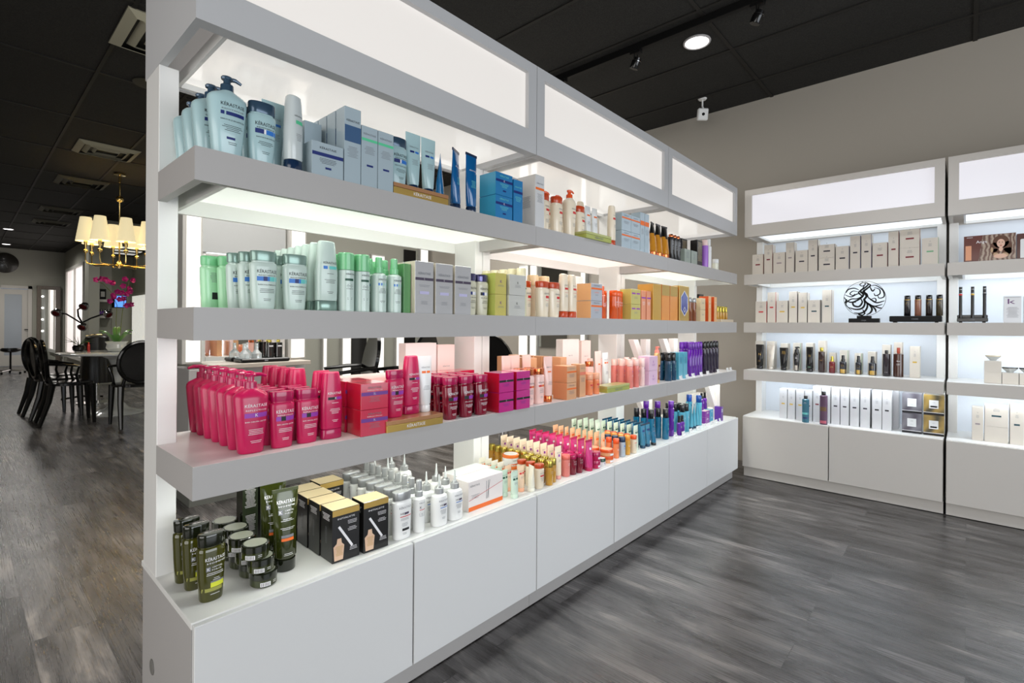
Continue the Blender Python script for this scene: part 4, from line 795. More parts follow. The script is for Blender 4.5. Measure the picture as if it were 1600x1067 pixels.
place(P['o_pump'], 'cream bottle with orange pump on top shelf, frontmost', 1.945, 1.40, Z1); place(P['o_pump'], 'cream bottle with orange pump behind, left of two', 1.885, 1.50, Z1); place(P['o_pump'], 'cream bottle with orange pump behind, right of two', 1.985, 1.50, Z1)
place(P['o_sh'], 'cream shampoo with rust cap on top shelf, right of pump bottle', 2.055, 1.42, Z1)
place(P['gold_flat2'], 'flat pale gold gift box at front edge of top shelf, middle module', 2.125, 1.392 - .005, Z1)
place(P['o_cond'], 'slim cream conditioner with orange print behind flat pale gold box', 2.138, 1.47, Z1); place(P['o_tube'], 'silvery tube with orange band, left behind pale gold box', 2.205, 1.47, Z1); place(P['o_tube'], 'silvery tube with orange band, right behind pale gold box', 2.27, 1.47, Z1)
place(P['o_cond'], 'slim cream conditioner with orange print right of flat pale gold box', 2.318, 1.395, Z1)
for i, x in enumerate((2.422, 2.524)):
    for j in range(2): place(P['o_boxS'], f'silver orange mask box, {"upper" if j else "lower"} of {("left", "right")[i]} stack on top shelf', x, 1.40, Z1 + j * .093, 0, 'silver orange mask boxes')
for i, x in enumerate((2.602, 2.656)): place(P['o_boxT'], f'tall silver serum box with orange patch, {("left", "right")[i]}', x, 1.395, Z1)
place(P['beige_tube'], 'ivory tube beside tall silver orange boxes on top shelf', 2.72, 1.40, Z1)
for i, x in enumerate((2.79, 2.865, 2.95)): place(P['brown_tube'], f'amber tube with black top on top shelf, {("left", "middle", "right")[i]}', x, 1.40, Z1, R(12 - 8 * i), 'amber tubes')
for i, x in enumerate((3.045, 3.095, 3.145)): place(P['blk_fix'], f'black styling bottle on top shelf, {("left", "middle", "right")[i]}', x, 1.40, Z1, 0, 'black styling bottles')
for i, x in enumerate((3.26, 3.37, 3.50)): place(P['blk_boxT'], f'tall black patterned box on top shelf, {("left", "middle", "right")[i]}', x, 1.475 if i < 2 else 1.42, Z1, 0, 'tall black patterned boxes')
for i, x in enumerate((3.235, 3.345)): place(P['blk_boxS'], f'small grey green box before tall black boxes, {("left", "right")[i]} one', x, 1.395, Z1)
place(P['lil'], 'lilac styling bottle near far end of top shelf', 3.60, 1.40, Z1); place(P['wh_spray'], 'white domed spray bottle near far end of top shelf', 3.70, 1.41, Z1)
place(P['sm_white'], 'small pale travel bottle, last one on top shelf', 3.81, 1.40, Z1)

# ================================================================== BOTTOM LEDGE
Z0 = BT + .0005
for k, (x, yy) in enumerate(((.446, 1.448), (.438, 1.540), (.432, 1.602))): place(P['homme'], f'olive shampoo bottle on bottom ledge, {("frontmost", "middle", "rearmost")[k]} of three', x, yy, Z0, R(3), 'olive shampoo bottles')
for k in range(4):
    for j in range(3):
        sx = (-.012, .006, 0)[(j + k) % 3] if j else 0
        place(P['homme_jar'], f'dark olive jar, {("bottom", "middle", "top")[j]} of the {("front", "second", "third", "rear")[k]} stack on bottom ledge', .570 - .010 * j + sx * .6, 1.428 + .077 * k + .003 * j, Z0 + j * .0388, R(-15 * j + 5), 'dark olive jars stacked on the bottom ledge')
place(P['homme_tube'], 'large olive tube on bottom ledge, front one', .646, 1.470, Z0, R(-6)); place(P['homme_tube'], 'large olive tube on bottom ledge, rear one', .640, 1.540, Z0, R(-6))
place(P['homme_box'], 'dark green serum box behind olive tubes, left one', .612, 1.66, Z0); place(P['homme_box'], 'dark green serum box behind olive tubes, right one', .664, 1.66, Z0)
for k in range(4): place(P['black_box'], f'black and gold serum box in left row on ledge, {("frontmost", "second", "third", "rearmost")[k]}', .795, 1.425 + .079 * k, Z0, R(-2), 'black and gold serum boxes')
place(P['black_box'], 'black and gold serum box, single front one right of the row', .895, 1.418, Z0, R(-2)); place(P['black_box'], 'black and gold serum box at back behind white shampoos', .890, 1.69, Z0)
for k in range(7): place(P['white_sh'], f'white shampoo bottle with silver cap on ledge, {("frontmost", "second", "third", "fourth", "fifth", "sixth", "rearmost")[k]} of row', 1.003, 1.400 + .053 * k, Z0, 0, 'white shampoo bottles')
for k in range(9): place(P['white_spray'], f'slim white spray bottle on ledge, {("frontmost", "second", "third", "fourth", "fifth", "sixth", "seventh", "eighth", "rearmost")[k]} of row', 1.076 + .001 * k, 1.402 + .043 * k, Z0, 0, 'slim white spray bottles')
for i, (x, yy, s) in enumerate(((1.160, 1.395, 'front left'), (1.236, 1.398, 'front right'), (1.150, 1.455, 'second left'), (1.24, 1.455, 'second right'), (1.243, 1.512, 'third right'))): place(P['drop'], f'white lotion bottle with nozzle cap, {s} of near cluster', x, yy, Z0, 0, 'white lotion bottles')
for i, (x, yy, s) in enumerate(((1.150, 1.79, 'back left'), (1.165, 1.72, 'front left'), (1.23, 1.79, 'back right'), (1.245, 1.72, 'front right'))): place(P['drop'], f'white lotion bottle with nozzle cap, {s} of far cluster', x, yy, Z0, 0, 'white lotion bottles')
place(P['inj'], 'white treatment box with red line and orange base on ledge', 1.400, 1.440, Z0, R(1)); place(P['inj'], 'white treatment box behind the similar front one on ledge', 1.420, 1.53, Z0, R(1))
place(P['t_green'], 'pale mint travel tube with dark squares, right one at front', 1.552, 1.385, Z0); place(P['t_green'], 'pale mint travel tube with dark squares, left one at front', 1.538, 1.430, Z0)
row(P['t_green'], 'pale mint travel tube', 'behind front pair', 1.545, 1.47, Z0, 2, .04, 'pale mint travel tubes')
for k in range(4): place(P['t_white'], f'ivory travel tube with orange squares on ledge, {("frontmost", "second", "third", "rearmost")[k]} of row', 1.612, 1.52 + .038 * k, Z0, 0, 'ivory travel tubes')
place(P['t_peachS'], 'beige travel tube with red squares on ledge, front', 1.632, 1.42, Z0); place(P['t_peachS'], 'beige travel tube with red squares on ledge, rear', 1.60, 1.40 + .065, Z0)
place(P['t_white'], 'ivory travel tube turned edge-on at the ledge front', 1.664, 1.388, Z0, R(70))
row(P['s_oj'], 'cream travel bottle with rust cap', 'on ledge', 1.722, 1.392, Z0, 3, .05, 'cream travel bottles')
place(P['j_big'], 'large white jar with orange lid, on top of travel bottles', 1.765, 1.60, Z0 + .0525); place(P['j_big'], 'large white jar with orange rim, under the similar one', 1.765, 1.60, Z0)
for c, x in enumerate((1.785, 1.83)): row(P['s_gold'], 'gold travel bottle', f'in {("left", "right")[c]} column on ledge', x, 1.385 + .015 * c, Z0, 10 if c else 4, .043, 'gold travel bottles')
for k in range(9): place(P['t_cream'], f'cream travel tube with rosy cap on ledge, {(ORD[k] + " from front") if k else "frontmost"}', 1.886, 1.412 + .043 * k, Z0, 0, 'cream travel tubes')
row(P['s_pink'], 'clear coral travel bottle', 'on ledge', 1.945, 1.41, Z0, 3, .046, 'coral travel bottles')
for c, x in enumerate((1.99, 2.037)): row(P['s_red'], 'dark crimson travel bottle', f'in {("left", "right")[c]} column', x, 1.405 - .005 * c, Z0, 5, .046, 'dark crimson travel bottles')
for k in range(9): place(P['t_mag'], f'fuchsia travel tube on ledge, {(ORD[k] + " from front") if k else "frontmost"}', 2.098, 1.382 + .045 * k, Z0, 0, 'fuchsia travel tubes')
for j in range(2): place(P['j_mag'], f'small magenta jar, {"upper" if j else "lower"} of stack on ledge', 2.16, 1.385, Z0 + j * .0405)
for j in range(2): place(P['j_grn'], f'small white jar with green lid, {"rear" if j else "front"} one', 2.22, 1.388 + .055 * j, Z0 + 0, 0)
for j in range(2): place(P['j_org'], f'peach jar with orange lid, {"upper" if j else "lower"} of front stack', 2.294, 1.400, Z0 + j * .0347)
for j in range(2): place(P['j_org'], f'peach jar with orange lid, {"upper" if j else "lower"} of rear stack', 2.275, 1.475, Z0 + j * .0347)
for k in range(9): place(P['t_peach'], f'peach travel tube on ledge, {(ORD[k] + " from front") if k else "frontmost"}', 2.345 + (0 if k else .0), 1.455 + .040 * k, Z0, R(0 if k % 3 else 10), 'peach travel tubes')
row(P['s_org'], 'clear orange travel bottle', 'on ledge', 2.398, 1.405, Z0, 2, .045, 'clear orange travel bottles')
row(P['s_blue'], 'silver travel bottle with navy cap', 'on ledge', 2.449, 1.398, Z0, 3, .045, 'silver travel bottles')
row(P['s_amb'], 'honey travel bottle', 'on ledge', 2.506, 1.398, Z0, 4, .042, 'honey travel bottles')
row(P['s_ivory'], 'ivory travel bottle with orange cap', 'on ledge', 2.562, 1.390, Z0, 5, .042, 'ivory travel bottles')
GT = stube('travel_tube', pm('pale_green_tube', 214, 226, 206), pm('pale_green_tube', 214, 226, 206), [(-.014, -.002, DGR), (.002, .014, DGR)], h=.14, wd=.05)
for k in range(9): place(GT, f'pale green travel tube on ledge, {(ORD[k] + " from front") if k else "frontmost"}', 2.632, 1.415 + .043 * k, Z0, 0, 'pale green travel tubes')
for k in range(5): place(GT, f'pale green travel tube in rear left row, {("frontmost", "second", "third", "fourth", "rearmost")[k]}', 2.555, 1.62 + .043 * k, Z0, 0, 'pale green travel tubes')
for c, x in enumerate((2.70, 2.758)): row(P['t_teal'], 'steel teal travel tube', f'in {("left", "right")[c]} column on ledge', x, 1.405, Z0, 7, .043, 'steel teal travel tubes')
place(stube('travel_tube', tealp, blkp, [], h=.105), 'dark teal travel tube on black cap at ledge front', 2.815, 1.395, Z0)
row(P['b_tealb'], 'teal spray bottle with black cap', 'at ledge front', 3.02, 1.415, Z0, 2, .05, 'teal spray bottles'); row(P['b_tealb'], 'teal spray bottle with black cap', 'left behind', 2.93, 1.47, Z0, 3, .05, 'teal spray bottles')
letter('white letter shaped display stand on bottom ledge before purple bottles', 3.34, 1.70, Z0, h=.25)
for i, (x, yy) in enumerate(((3.02, 1.55), (3.06, 1.49), (3.13, 1.43))): place(P['b_pur'], f'tall violet spray bottle on ledge, {("rear", "middle", "front")[i]} of three', x, yy, Z0, 0, 'violet spray bottles')
for i, (x, yy) in enumerate(((3.17, 1.40), (3.215, 1.40))): place(P['b_spur'], f'small purple spray bottle before violet sprays, {("left", "right")[i]}', x + .02, yy, Z0)
row(P['b_aqua'], 'aqua spray bottle with black cap', 'left column', 3.28, 1.42, Z0, 3, .05, 'aqua spray bottles'); row(P['b_aqua'], 'aqua spray bottle with black cap', 'right column', 3.34, 1.42, Z0, 3, .05, 'aqua spray bottles')
for i, x in enumerate((3.43, 3.48, 3.53)): row(P['t_aqua'], 'aqua tube', f'in {("left", "middle", "right")[i]} column at ledge front', x, 1.42, Z0, 2, .06, 'aqua tubes', rz=R(25))
for i, (x, yy) in enumerate(((3.61, 1.51), (3.612, 1.44))): place(P['b_aquaT'], f'tall aqua spray with royal blue cap on ledge, {("rear", "front")[i]}', x, yy, Z0)
for i, x in enumerate((3.72, 3.78)):
    place(P['b_spur'], f'small purple spray bottle on stacked boxes, {("left", "right")[i]}', x + .02, 1.47, Z0 + .0915)
for j in range(2): place(P['x_pur'], f'violet flat box, {"upper" if j else "lower"} of stack under small sprays', 3.73, 1.45, Z0 + j * .0455)
for j in range(2): place(P['x_aqua'], f'aqua flat box, {"upper" if j else "lower"} of stack near ledge end', 3.81, 1.45, Z0 + j * .0455)
place(P['x_purT'], 'upright violet serum box at far end of bottom ledge', 3.885, 1.395, Z0)
letter('white letter shaped display stand at far end of bottom ledge', 4.03, 1.47, Z0, h=.255)
for i, x in enumerate((3.08, 3.20, 3.32, 3.44, 3.56, 3.70, 3.78, 3.86)): place(P['tagc'], f'small white price holder on bottom ledge edge, {("first", "second", "third", "fourth", "fifth", "sixth", "seventh", "eighth")[i]} from left', x, 1.368, Z0, 0, 'price holders on the bottom ledge')
q = MB(); q.box(-.09, .09, -.06, .06, 0, .17, whbox, .002); tag(link('storage_box', q.mesh('storage_box'), None, (4.045, 1.600, Z0)), 'plain white box behind last display stand on bottom ledge', 'box')

# ================================================================== CORNER WALL UNIT PRODUCTS
RB = R(-90)
beigec_ = pm('greige_card', 208, 200, 188, .45, .1); silc_ = pm('silver_greige_card', 204, 204, 206, .3, .3)
NUM = ('first', 'second', 'third', 'fourth', 'fifth', 'sixth', 'seventh', 'eighth', 'ninth', 'tenth', 'eleventh', 'twelfth', 'thirteenth', 'fourteenth', 'fifteenth')
MAR = M('print_maroon', 120, 20, 36, .4); CH = M('print_charcoal', 40, 36, 50, .4); MUST = M('print_mustard', 214, 176, 70, .4); SAGE = M('print_sage', 120, 170, 130, .4); TAU = M('print_taupe', 150, 138, 140, .4); PETR = M('print_petrol', 26, 66, 76, .4)
def gcart(w, h, bar, side=None, d=.085, base=None, grid=False):
    a = carton(w - .003, d, h, base or beigec_, [('b', 0, h * .62 + .030, w * .28, 5, GRY), ('r', -w * .2, w * .2, h * .5 - .005, h * .5 + .005, bar), ('b', 0, h * .62 + .048, .008, 2, GRY)], seam=side)
    return a
def blab(i, n): return 'leftmost' if i == 0 else 'rightmost' if i == n - 1 else NUM[i] + ' from left'
B1 = [(1.255, .086, .165, MAR, MAR), (1.177, .064, .235, MAR, MAR), (1.099, .088, .167, TAU, TAU), (1.022, .061, .238, TAU, TAU), (.942, .087, .169, CH, CH), (.867, .066, .241, CH, CH), (.777, .106, .101, CH, CH, .213), (.679, .086, .174, CH, NAVY), (.601, .065, .24, CH, NAVY), (.535, .063, .242, CH, NAVY), (.457, .088, .176, MAR, MAR), (.381, .06, .245, MAR, MAR), (.293, .11, .127, MAR, MAR, .252), (.187, .088, .18, SAGE, SAGE)]
for i, t in enumerate(B1):
    y_, w_, h_, bar, sd = t[:5]; kd = 'tall' if h_ > .2 else 'short'
    cn = {MAR: 'maroon', TAU: 'taupe', CH: 'black', SAGE: 'sage'}[bar]
    if len(t) == 6:
        h2 = h_ - .003
        for j in range(2): place(Proto('product_carton', 'box', gcart(w_, h2, bar, sd)), f'wide greige carton, {"upper" if j else "lower"} of stack {NUM[i]} from left, corner top shelf', 4.375, y_, Z1 + j * (h2 + .0006), RB, 'greige cartons on the corner unit top shelf')
    else: place(Proto('product_carton', 'box', gcart(w_, h_, bar, sd)), f'{kd} greige carton with {cn} bar, {blab(i, 14)} on corner unit top shelf', 4.375, y_, Z1, RB, 'greige cartons on the corner unit top shelf')
B2 = [(1.237, .087, .171, RED, RED), (1.159, .064, .241, RED, RED), (1.082, .086, .172, MUST, CH), (1.005, .062, .241, MUST, CH), (.939, .064, .23, MUST, CH), (.863, .085, .171, PETR, CH), (.779, .066, .244, PETR, CH)]
for i, (y_, w_, h_, bar, sd) in enumerate(B2):
    cn = {RED: 'red', MUST: 'mustard', PETR: 'petrol'}[bar]
    place(Proto('product_carton', 'box', gcart(w_, h_, bar, sd)), f'{"tall" if h_ > .2 else "short"} greige carton with {cn} bar, {blab(i, 7)} on corner unit second shelf', 4.405, y_, Z2, RB, 'greige cartons on the corner unit second shelf')
# round pierced emblem on a black foot
em = thing('emblem_sculpture', 'round black swirl line emblem on black foot, corner unit second shelf', 'sculpture', (4.36, .548, Z2), RB)
q = MB(); q.box(-.09, .09, -.03, .03, 0, .030, BLACKS, .001); q.box(-.042, .042, -.02, .02, .030, .048, BLACKS, .001); draw(q, [('t', 'ORIBE', 0, .015, .03, GRY)], flat(-.03)); part('foot', q, em)
q = MB(); cz = .172; Rr = .124
clr = mat('clear_acrylic', (.95, .97, 1), .05, trans=.9, ior=1.2)
q.tube([(Rr * math.cos(t * math.pi / 30), 0, cz + Rr * math.sin(t * math.pi / 30)) for t in range(61)], .0016, BLACKS, 6, cap=False); part('ring', q, em)
q = MB()
def stroke(pts, wmax, taper=1):
    # catmull-rom through pts, flat ribbon with thickness
    P2 = [Vector((x, z)) for x, z in pts]; C = []
    P2 = [P2[0] * 2 - P2[1]] + P2 + [P2[-1] * 2 - P2[-2]]
    for i in range(1, len(P2) - 2):
        for k in range(8):
            t = k / 8; a, b, c, d = P2[i - 1:i + 3]
            C.append(.5 * ((2 * b) + (-a + c) * t + (2 * a - 5 * b + 4 * c - d) * t * t + (-a + 3 * b - 3 * c + d) * t ** 3))
    C.append(P2[-2]); n = len(C); vs = []; fs = []
    for i in range(n):
        d = (C[min(i + 1, n - 1)] - C[max(i - 1, 0)]).normalized(); nn = Vector((-d.y, d.x)); s_ = i / (n - 1)
        hw = wmax * (.25 + .75 * math.sin(math.pi * s_) ** .6) / 2
        for sg in (-1, 1):
            p = C[i] + nn * hw * sg
            for yy in (-.003, .003): vs.append((p.x * Rr, yy, cz + p.y * Rr))
    for i in range(n - 1):
        o = 4 * i; fs += [(o, o + 2, o + 6, o + 4), (o + 1, o + 5, o + 7, o + 3), (o, o + 4, o + 5, o + 1), (o + 2, o + 3, o + 7, o + 6)]
    fs += [(0, 1, 3, 2), (4 * n - 4, 4 * n - 2, 4 * n - 1, 4 * n - 3)]
    q.add(vs, fs, BLACKS)
for pts, wd_ in [
    ([(-.15, .98), (.05, .85), (-.1, .72), (-.22, .82), (-.05, .95)], .05), ([(.02, .95), (.18, .82), (.02, .62), (-.18, .45), (-.05, .2), (-.28, -.05), (-.6, -.2), (-.85, -.1), (-.98, .1)], .09),
    ([(.1, .9), (.28, .75), (.1, .55), (-.05, .4), (.1, .15), (.0, -.1), (.25, -.35), (.5, -.45), (.85, -.35)], .10), ([(.3, .72), (.55, .72), (.85, .45), (.92, .1), (.7, .0), (.62, .18)], .06),
    ([(.45, .62), (.7, .5), (.72, .25), (.52, .15), (.45, .3)], .06), ([(.25, .68), (.38, .42), (.5, .55)], .07),
    ([(-.25, .5), (-.5, .62), (-.78, .55), (-.9, .35)], .06), ([(-.3, .4), (-.55, .45), (-.7, .3), (-.55, .2), (-.45, .3)], .05), ([(-.15, .35), (-.4, .25), (-.65, .12), (-.95, .25)], .06),
    ([(-.1, .15), (-.35, .0), (-.65, -.02), (-.9, -.3), (-.6, -.7)], .06), ([(-.2, .05), (-.1, -.2), (-.25, -.45), (-.5, -.4), (-.55, -.22), (-.4, -.2)], .09),
    ([(-.05, .0), (.02, -.3), (-.1, -.55), (-.4, -.62), (-.75, -.5)], .09), ([(.05, -.1), (.15, -.4), (.05, -.7), (-.2, -.85), (-.5, -.82)], .09),
    ([(.1, -.2), (.35, -.55), (.3, -.8), (.1, -.95)], .09), ([(.25, -.3), (.5, -.6), (.55, -.8)], .08), ([(.4, -.42), (.7, -.55), (.82, -.55)], .07), ([(.15, .1), (.35, -.1), (.6, -.25), (.95, -.15)], .08),
    ([(.3, -.05), (.5, .0), (.55, -.15), (.42, -.18)], .05), ([(-.85, .0), (-.95, -.25)], .07), ([(.15, .65), (.0, .4), (.12, .25), (.2, .0)], .07), ([(.0, .75), (-.1, .55), (-.28, .35), (-.12, .15), (-.2, -.05)], .07),
    ([(-.3, -.9), (-.05, -.98)], .08), ([(-.08, -.62), (.02, -.85), (-.1, -.97)], .07)]: stroke(pts, wd_ * 1.05)
part('swirl_motif', q, em)
# tray with four canisters
def tray(label, x, y, z, w_, d_=.12, h_=.045, txt=True):
    q = MB(); q.box(-w_ / 2, w_ / 2, -d_ / 2, d_ / 2, .006, h_, BLACKS, .004)
    for sx in (-1, 1):
        for sy in (-1, 1): q.box(sx * w_ * .4 - .008, sx * w_ * .4 + .008, sy * d_ * .35 - .008, sy * d_ * .35 + .008, 0, .007, BLACKS)
    if txt: draw(q, [('t', 'ORIBE', 0, h_ * .52, .036, GRY)], flat(-d_ / 2, .001))
    return tag(link('display_tray', q.mesh('display_tray'), None, (x, y, z), (0, 0, RB)), label, 'tray')
tray('black gloss display tray under four canisters, corner unit second shelf', 4.37, .262, Z2, .275)
gsilv = pm('gloss_black_cap', 8, 8, 10, .1, .6)
for i, (y_, m_, cn) in enumerate(((.306, blkp, 'black'), (.249, pm('copper_pattern', 140, 90, 70, .2, .5), 'copper patterned'), (.191, pm('dark_brown_can', 34, 24, 20, .15, .5), 'dark brown'), (.138, pm('gold_black_can', 60, 50, 26, .2, .5), 'black and gold'))):
    place(Proto('spray_canister', 'canister', cyl(m_, gsilv, [('r', -.016, .016, .108, .112, GLD), ('b', 0, .09, .016, 4, GLD)], h=.14, r=.0185, ch=.028, rc=.017)), f'{cn} canister on the black display tray, {blab(i, 4)}', 4.37, y_, Z2 + .0455, RB)
# third shelf: styling products, each before its carton
B3b = [(1.287, .06, .227), (1.2, .057, .227), (1.099, .053, .212), (1.009, .052, .218), (.919, .049, .22), (.835, .049, .241), (.766, .043, .15), (.691, .052, .171), (.601, .045, .153), (.518, .049, .167), (.433, .05, .221), (.365, .049, .241)]
for i, (y_, w_, h_) in enumerate(B3b):
    place(Proto('product_carton', 'box', carton(w_, .075, h_, beigec_, [], seam=SAGE if i in (3, 7, 8) else None)), f'pale carton behind styling product, {blab(i, 12)} on corner unit third shelf', 4.535, y_, Z3, RB, 'pale cartons behind styling products')
place(Proto('product_carton', 'box', gcart(.058, .217, MUST, None)), 'tall greige carton standing alone at right of corner unit third shelf', 4.47, .268, Z3, RB)
champ = pm('champagne_tube', 196, 188, 176, .2, .5, metal=.3)
X3 = 4.45
def p3(nm, cat, pr, lab, y_): place(Proto(nm, cat, pr), lab + ' on corner unit third shelf', X3, y_, Z3, RB)
p3('cream_tube', 'tube', sqtube(BLACKG, blkp, [('t', 'N', .002, .12, .016, GLD), ('b', 0, .07, .02, 3, GLD)], h=.2, wd=.062, r0=.023), 'large black tube with gold mark, leftmost', 1.268)
p3('cream_tube', 'tube', sqtube(champ, champ, [('b', 0, .12, .02, 5, GRY)], h=.2, wd=.058, r0=.021), 'champagne coloured tube', 1.185)
p3('cream_tube', 'tube', sqtube(BLACKG, blkp, [('b', 0, .15, .03, 6, GLD)], h=.18, wd=.062, r0=.02), 'black tube with gold lattice', 1.089)
p3('pump_bottle', 'bottle', pump(pm('half_black_glass', 30, 28, 28, .12, .5), blkp, [('b', 0, .11, .02, 4, WHT), ('r', -.018, .018, .006, .045, champ)], H0=.185, wd=.044, dp=.042, spl=.02), 'black pump bottle with pale foot', .997)
p3('cream_tube', 'tube', sqtube(BLACKG, blkp, [('b', 0, .13, .02, 4, GLD), ('b', 0, .04, .02, 3, SAGE)], h=.192, wd=.046, r0=.022), 'slim black tube with sage print', .907)
p3('spray_bottle', 'bottle', cyl(pm('chestnut_plastic', 44, 20, 16, .12, .6), goldc, [('b', 0, .10, .02, 4, GLD)], h=.19, r=.0215, ch=.03, rc=.012, dome=.2), 'chestnut spray canister with gold collar', .827)
p3('oil_bottle', 'bottle', spray(pm('ruby_glass', 110, 16, 20, .08, .6), goldc, [('b', 0, .05, .02, 3, GLD)], h=.127, r=.020, sh=.08, capr=.009), 'small ruby oil bottle with gold cap', .758)
for y_, lab, wd_ in ((.688, 'dark round bottle with clear amber foot', .045), (.592, 'small dark bottle with amber foot', .038), (.508, 'dark bottle with wide amber foot', .047)):
    p3('oil_bottle', 'bottle', spray(pm('smoke_glass', 24, 26, 34, .08, .6), blkp, [('r', -wd_ * .45, wd_ * .45, .004, .034, pm('amber_foot', 190, 150, 60, .1, .5)), ('b', 0, .065, .02, 4, GLD)], h=.137, r=wd_ / 2, sh=.085, capr=.010), lab, y_)
p3('spray_bottle', 'bottle', cyl(pm('aubergine_plastic', 34, 24, 30, .15, .5), blkp, [('b', 0, .03, .02, 2, WHT)], h=.184, r=.022, ch=.025, rc=.010), 'plain dark aubergine spray canister', .427)
p3('spray_bottle', 'bottle', cyl(pm('dark_amber_glass', 60, 28, 14, .1, .6), pm('ember_nozzle', 150, 50, 26, .2, .4), [('t', 'ORIBE', 0, .11, .022, WHT), ('b', 0, .09, .02, 3, WHT)], h=.205, r=.029, ch=.04, rc=.010, dome=.45), 'conical dark amber spray bottle with reddish nozzle', .359)
# base ledge: silver carton row
Bb = [(1.067, .056, .232), (1.01, .055, .232), (.95, .057, .232), (.893, .052, .232), (.836, .056, .269), (.778, .057, .271), (.718, .056, .269), (.661, .055, .271), (.601, .057, .272), (.538, .059, .273), (.47, .058, .271), (.413, .055, .273)]
for i, (y_, w_, h_) in enumerate(Bb):
    place(Proto('product_carton', 'box', gcart(w_, h_, [MUST, MUST, MUST, CH, MAR, CH, CH, CH, CH, CH, BLK, BLK][i], None, .10, silc_)), f'silvery carton on corner unit base, {blab(i, 12)} in front row', 4.40, y_, Z0, RB, 'silvery cartons on the corner unit base')
for i, (y_, w_, h_) in enumerate(Bb):
    if i in (4, 5, 6, 7, 9, 11): place(Proto('product_carton', 'box', carton(w_ - .003, .10, h_ + .006, silc_)), f'silvery carton in back row behind the {NUM[i]} front carton', 4.515, y_ - (.03 if i > 8 else 0), Z0, RB, 'silvery cartons in the back row')
place(Proto('spray_bottle', 'bottle', cyl(pm('teal_pattern_can', 50, 110, 130, .2, .5), gsilv, [('b', 0, .15, .02, 3, WHT), ('r', -.02, .02, .06, .075, TEA), ('r', -.02, .02, .03, .04, NAVY)], h=.199, r=.0235, ch=.022, rc=.013, dome=.3)), 'teal patterned spray can before silvery cartons', 4.29, .899, Z0, RB)
place(Proto('spray_bottle', 'bottle', cyl(pm('plum_pattern_can', 90, 60, 84, .2, .5), gsilv, [('r', -.02, .02, .10, .13, pm('bronze_patch', 120, 90, 60, .2, .4, metal=.4)), ('r', -.02, .02, .01, .03, pm('rose_patch', 190, 90, 110, .3))], h=.242, r=.0255, ch=.026, rc=.014, dome=.3)), 'plum patterned spray can before silvery cartons', 4.29, .782, Z0, RB)
def art_mat(nm, c1, c2, sc_=14, di=9):
    if nm in MATS: return MATS[nm]
    m = mat(nm, c1, .3, coat=.3); nt = m.node_tree; b = nt.nodes['Principled BSDF']
    co = nt.nodes.new('ShaderNodeTexCoord'); wv = nt.nodes.new('ShaderNodeTexWave'); wv.inputs['Scale'].default_value = sc_; wv.inputs['Distortion'].default_value = di; wv.inputs['Detail'].default_value = 3
    nt.links.new(co.outputs['Object'], wv.inputs['Vector']); mx = nt.nodes.new('ShaderNodeMix'); mx.data_type = 'RGBA'
    mx.inputs[6].default_value = (*c1, 1); mx.inputs[7].default_value = (*c2, 1); nt.links.new(wv.outputs['Fac'], mx.inputs[0]); nt.links.new(mx.outputs[2], b.inputs['Base Color'])
    return m
am1 = art_mat('slate_marble', s2l(78, 74, 84), s2l(118, 116, 124), 3, 14); am2 = art_mat('bronze_marble', s2l(66, 60, 40), s2l(160, 132, 66), 3, 14)
for i, (y_, z_, m_, cn) in enumerate(((.277, 0, am1, 'lower slate'), (.163, 0, am2, 'lower bronze'), (.277, 1, am1, 'upper slate'), (.163, 1, am2, 'upper bronze'))):
    place(Proto('gift_box', 'box', carton(.105, .10, .134, m_, [('r', -.024, .024, .045, .100, silk), ('b', 0, .085, .02, 2, GRY), ('r', -.017, .017, .052, .062, BLK) if 'bronze' in cn else ('b', 0, .06, .02, 1, GRY), ('r', -.052, .052, .002, .016, BLK), ('r', -.052, .052, .016, .019, WHT)])), f'{cn} marbled gift box in square block on corner base', 4.40, y_, Z0 + z_ * .1353, RB)

# ---- right edge unit
pc = MB(); pcm = art_mat('brown_photo_print', s2l(96, 60, 48), s2l(176, 158, 140))
pc.box(-.118, .118, -.045, .045, 0, .167, pm('brown_card', 96, 44, 34, .35, .3), .001)
F = -.0457
pc.add([(-.05, F, .002), (.117, F, .002), (.117, F, .165), (-.03, F, .165)], [(0, 1, 2, 3)], pcm)
pc.poly([(-.11, .012), (-.082, .012), (-.082, .105), (-.11, .105)], F - .0006, F, pm('peach_bottle_print', 224, 160, 124, .4, 0))
# simple portrait: face with long waves of hair
def oval(cx, cz_, rx, rz2, m_, dy, n=24): pc.add([(cx + rx * math.cos(2 * math.pi * i / n), F - dy, cz_ + rz2 * math.sin(2 * math.pi * i / n)) for i in range(n)], [tuple(range(n))], m_)
hairm = pm('brown_hair_print', 96, 62, 44, .4, 0); skin = pm('skin_print', 226, 186, 164, .4, 0)
for cx, cz_, rx, rz2 in ((.052, .118, .036, .040), (.022, .085, .020, .030), (.082, .085, .020, .034), (.028, .055, .018, .022), (.078, .055, .020, .024), (.09, .06, .012, .02)): oval(cx, cz_, rx, rz2, hairm, .0007)
for cx, cz_, rx, rz2 in ((.03, .04, .012, .012), (.07, .035, .016, .014), (.012, .07, .006, .016)): oval(cx, cz_, rx, rz2, pm('blond_hair_print', 190, 160, 126, .4, 0), .0009)
oval(.052, .108, .018, .026, skin, .0011); oval(.052, .072, .009, .014, skin, .001); oval(.05, .03, .03, .014, skin, .001)
for sx in (-.007, .007): oval(.052 + sx, .113, .0036, .0016, BLK, .0013); oval(.052 + sx, .119, .0042, .0009, hairm, .0013)
oval(.052, .094, .0055, .0022, pm('lip_print', 170, 60, 60, .4, 0), .0013); oval(.0525, .103, .0012, .004, pm('nose_print', 200, 150, 130, .4, 0), .0013)
draw(pc, [('t', 'Ange', -.035, .125, .05, WHT), ('b', -.09, .158, .03, 2, WHT)], flat(F, .0014))
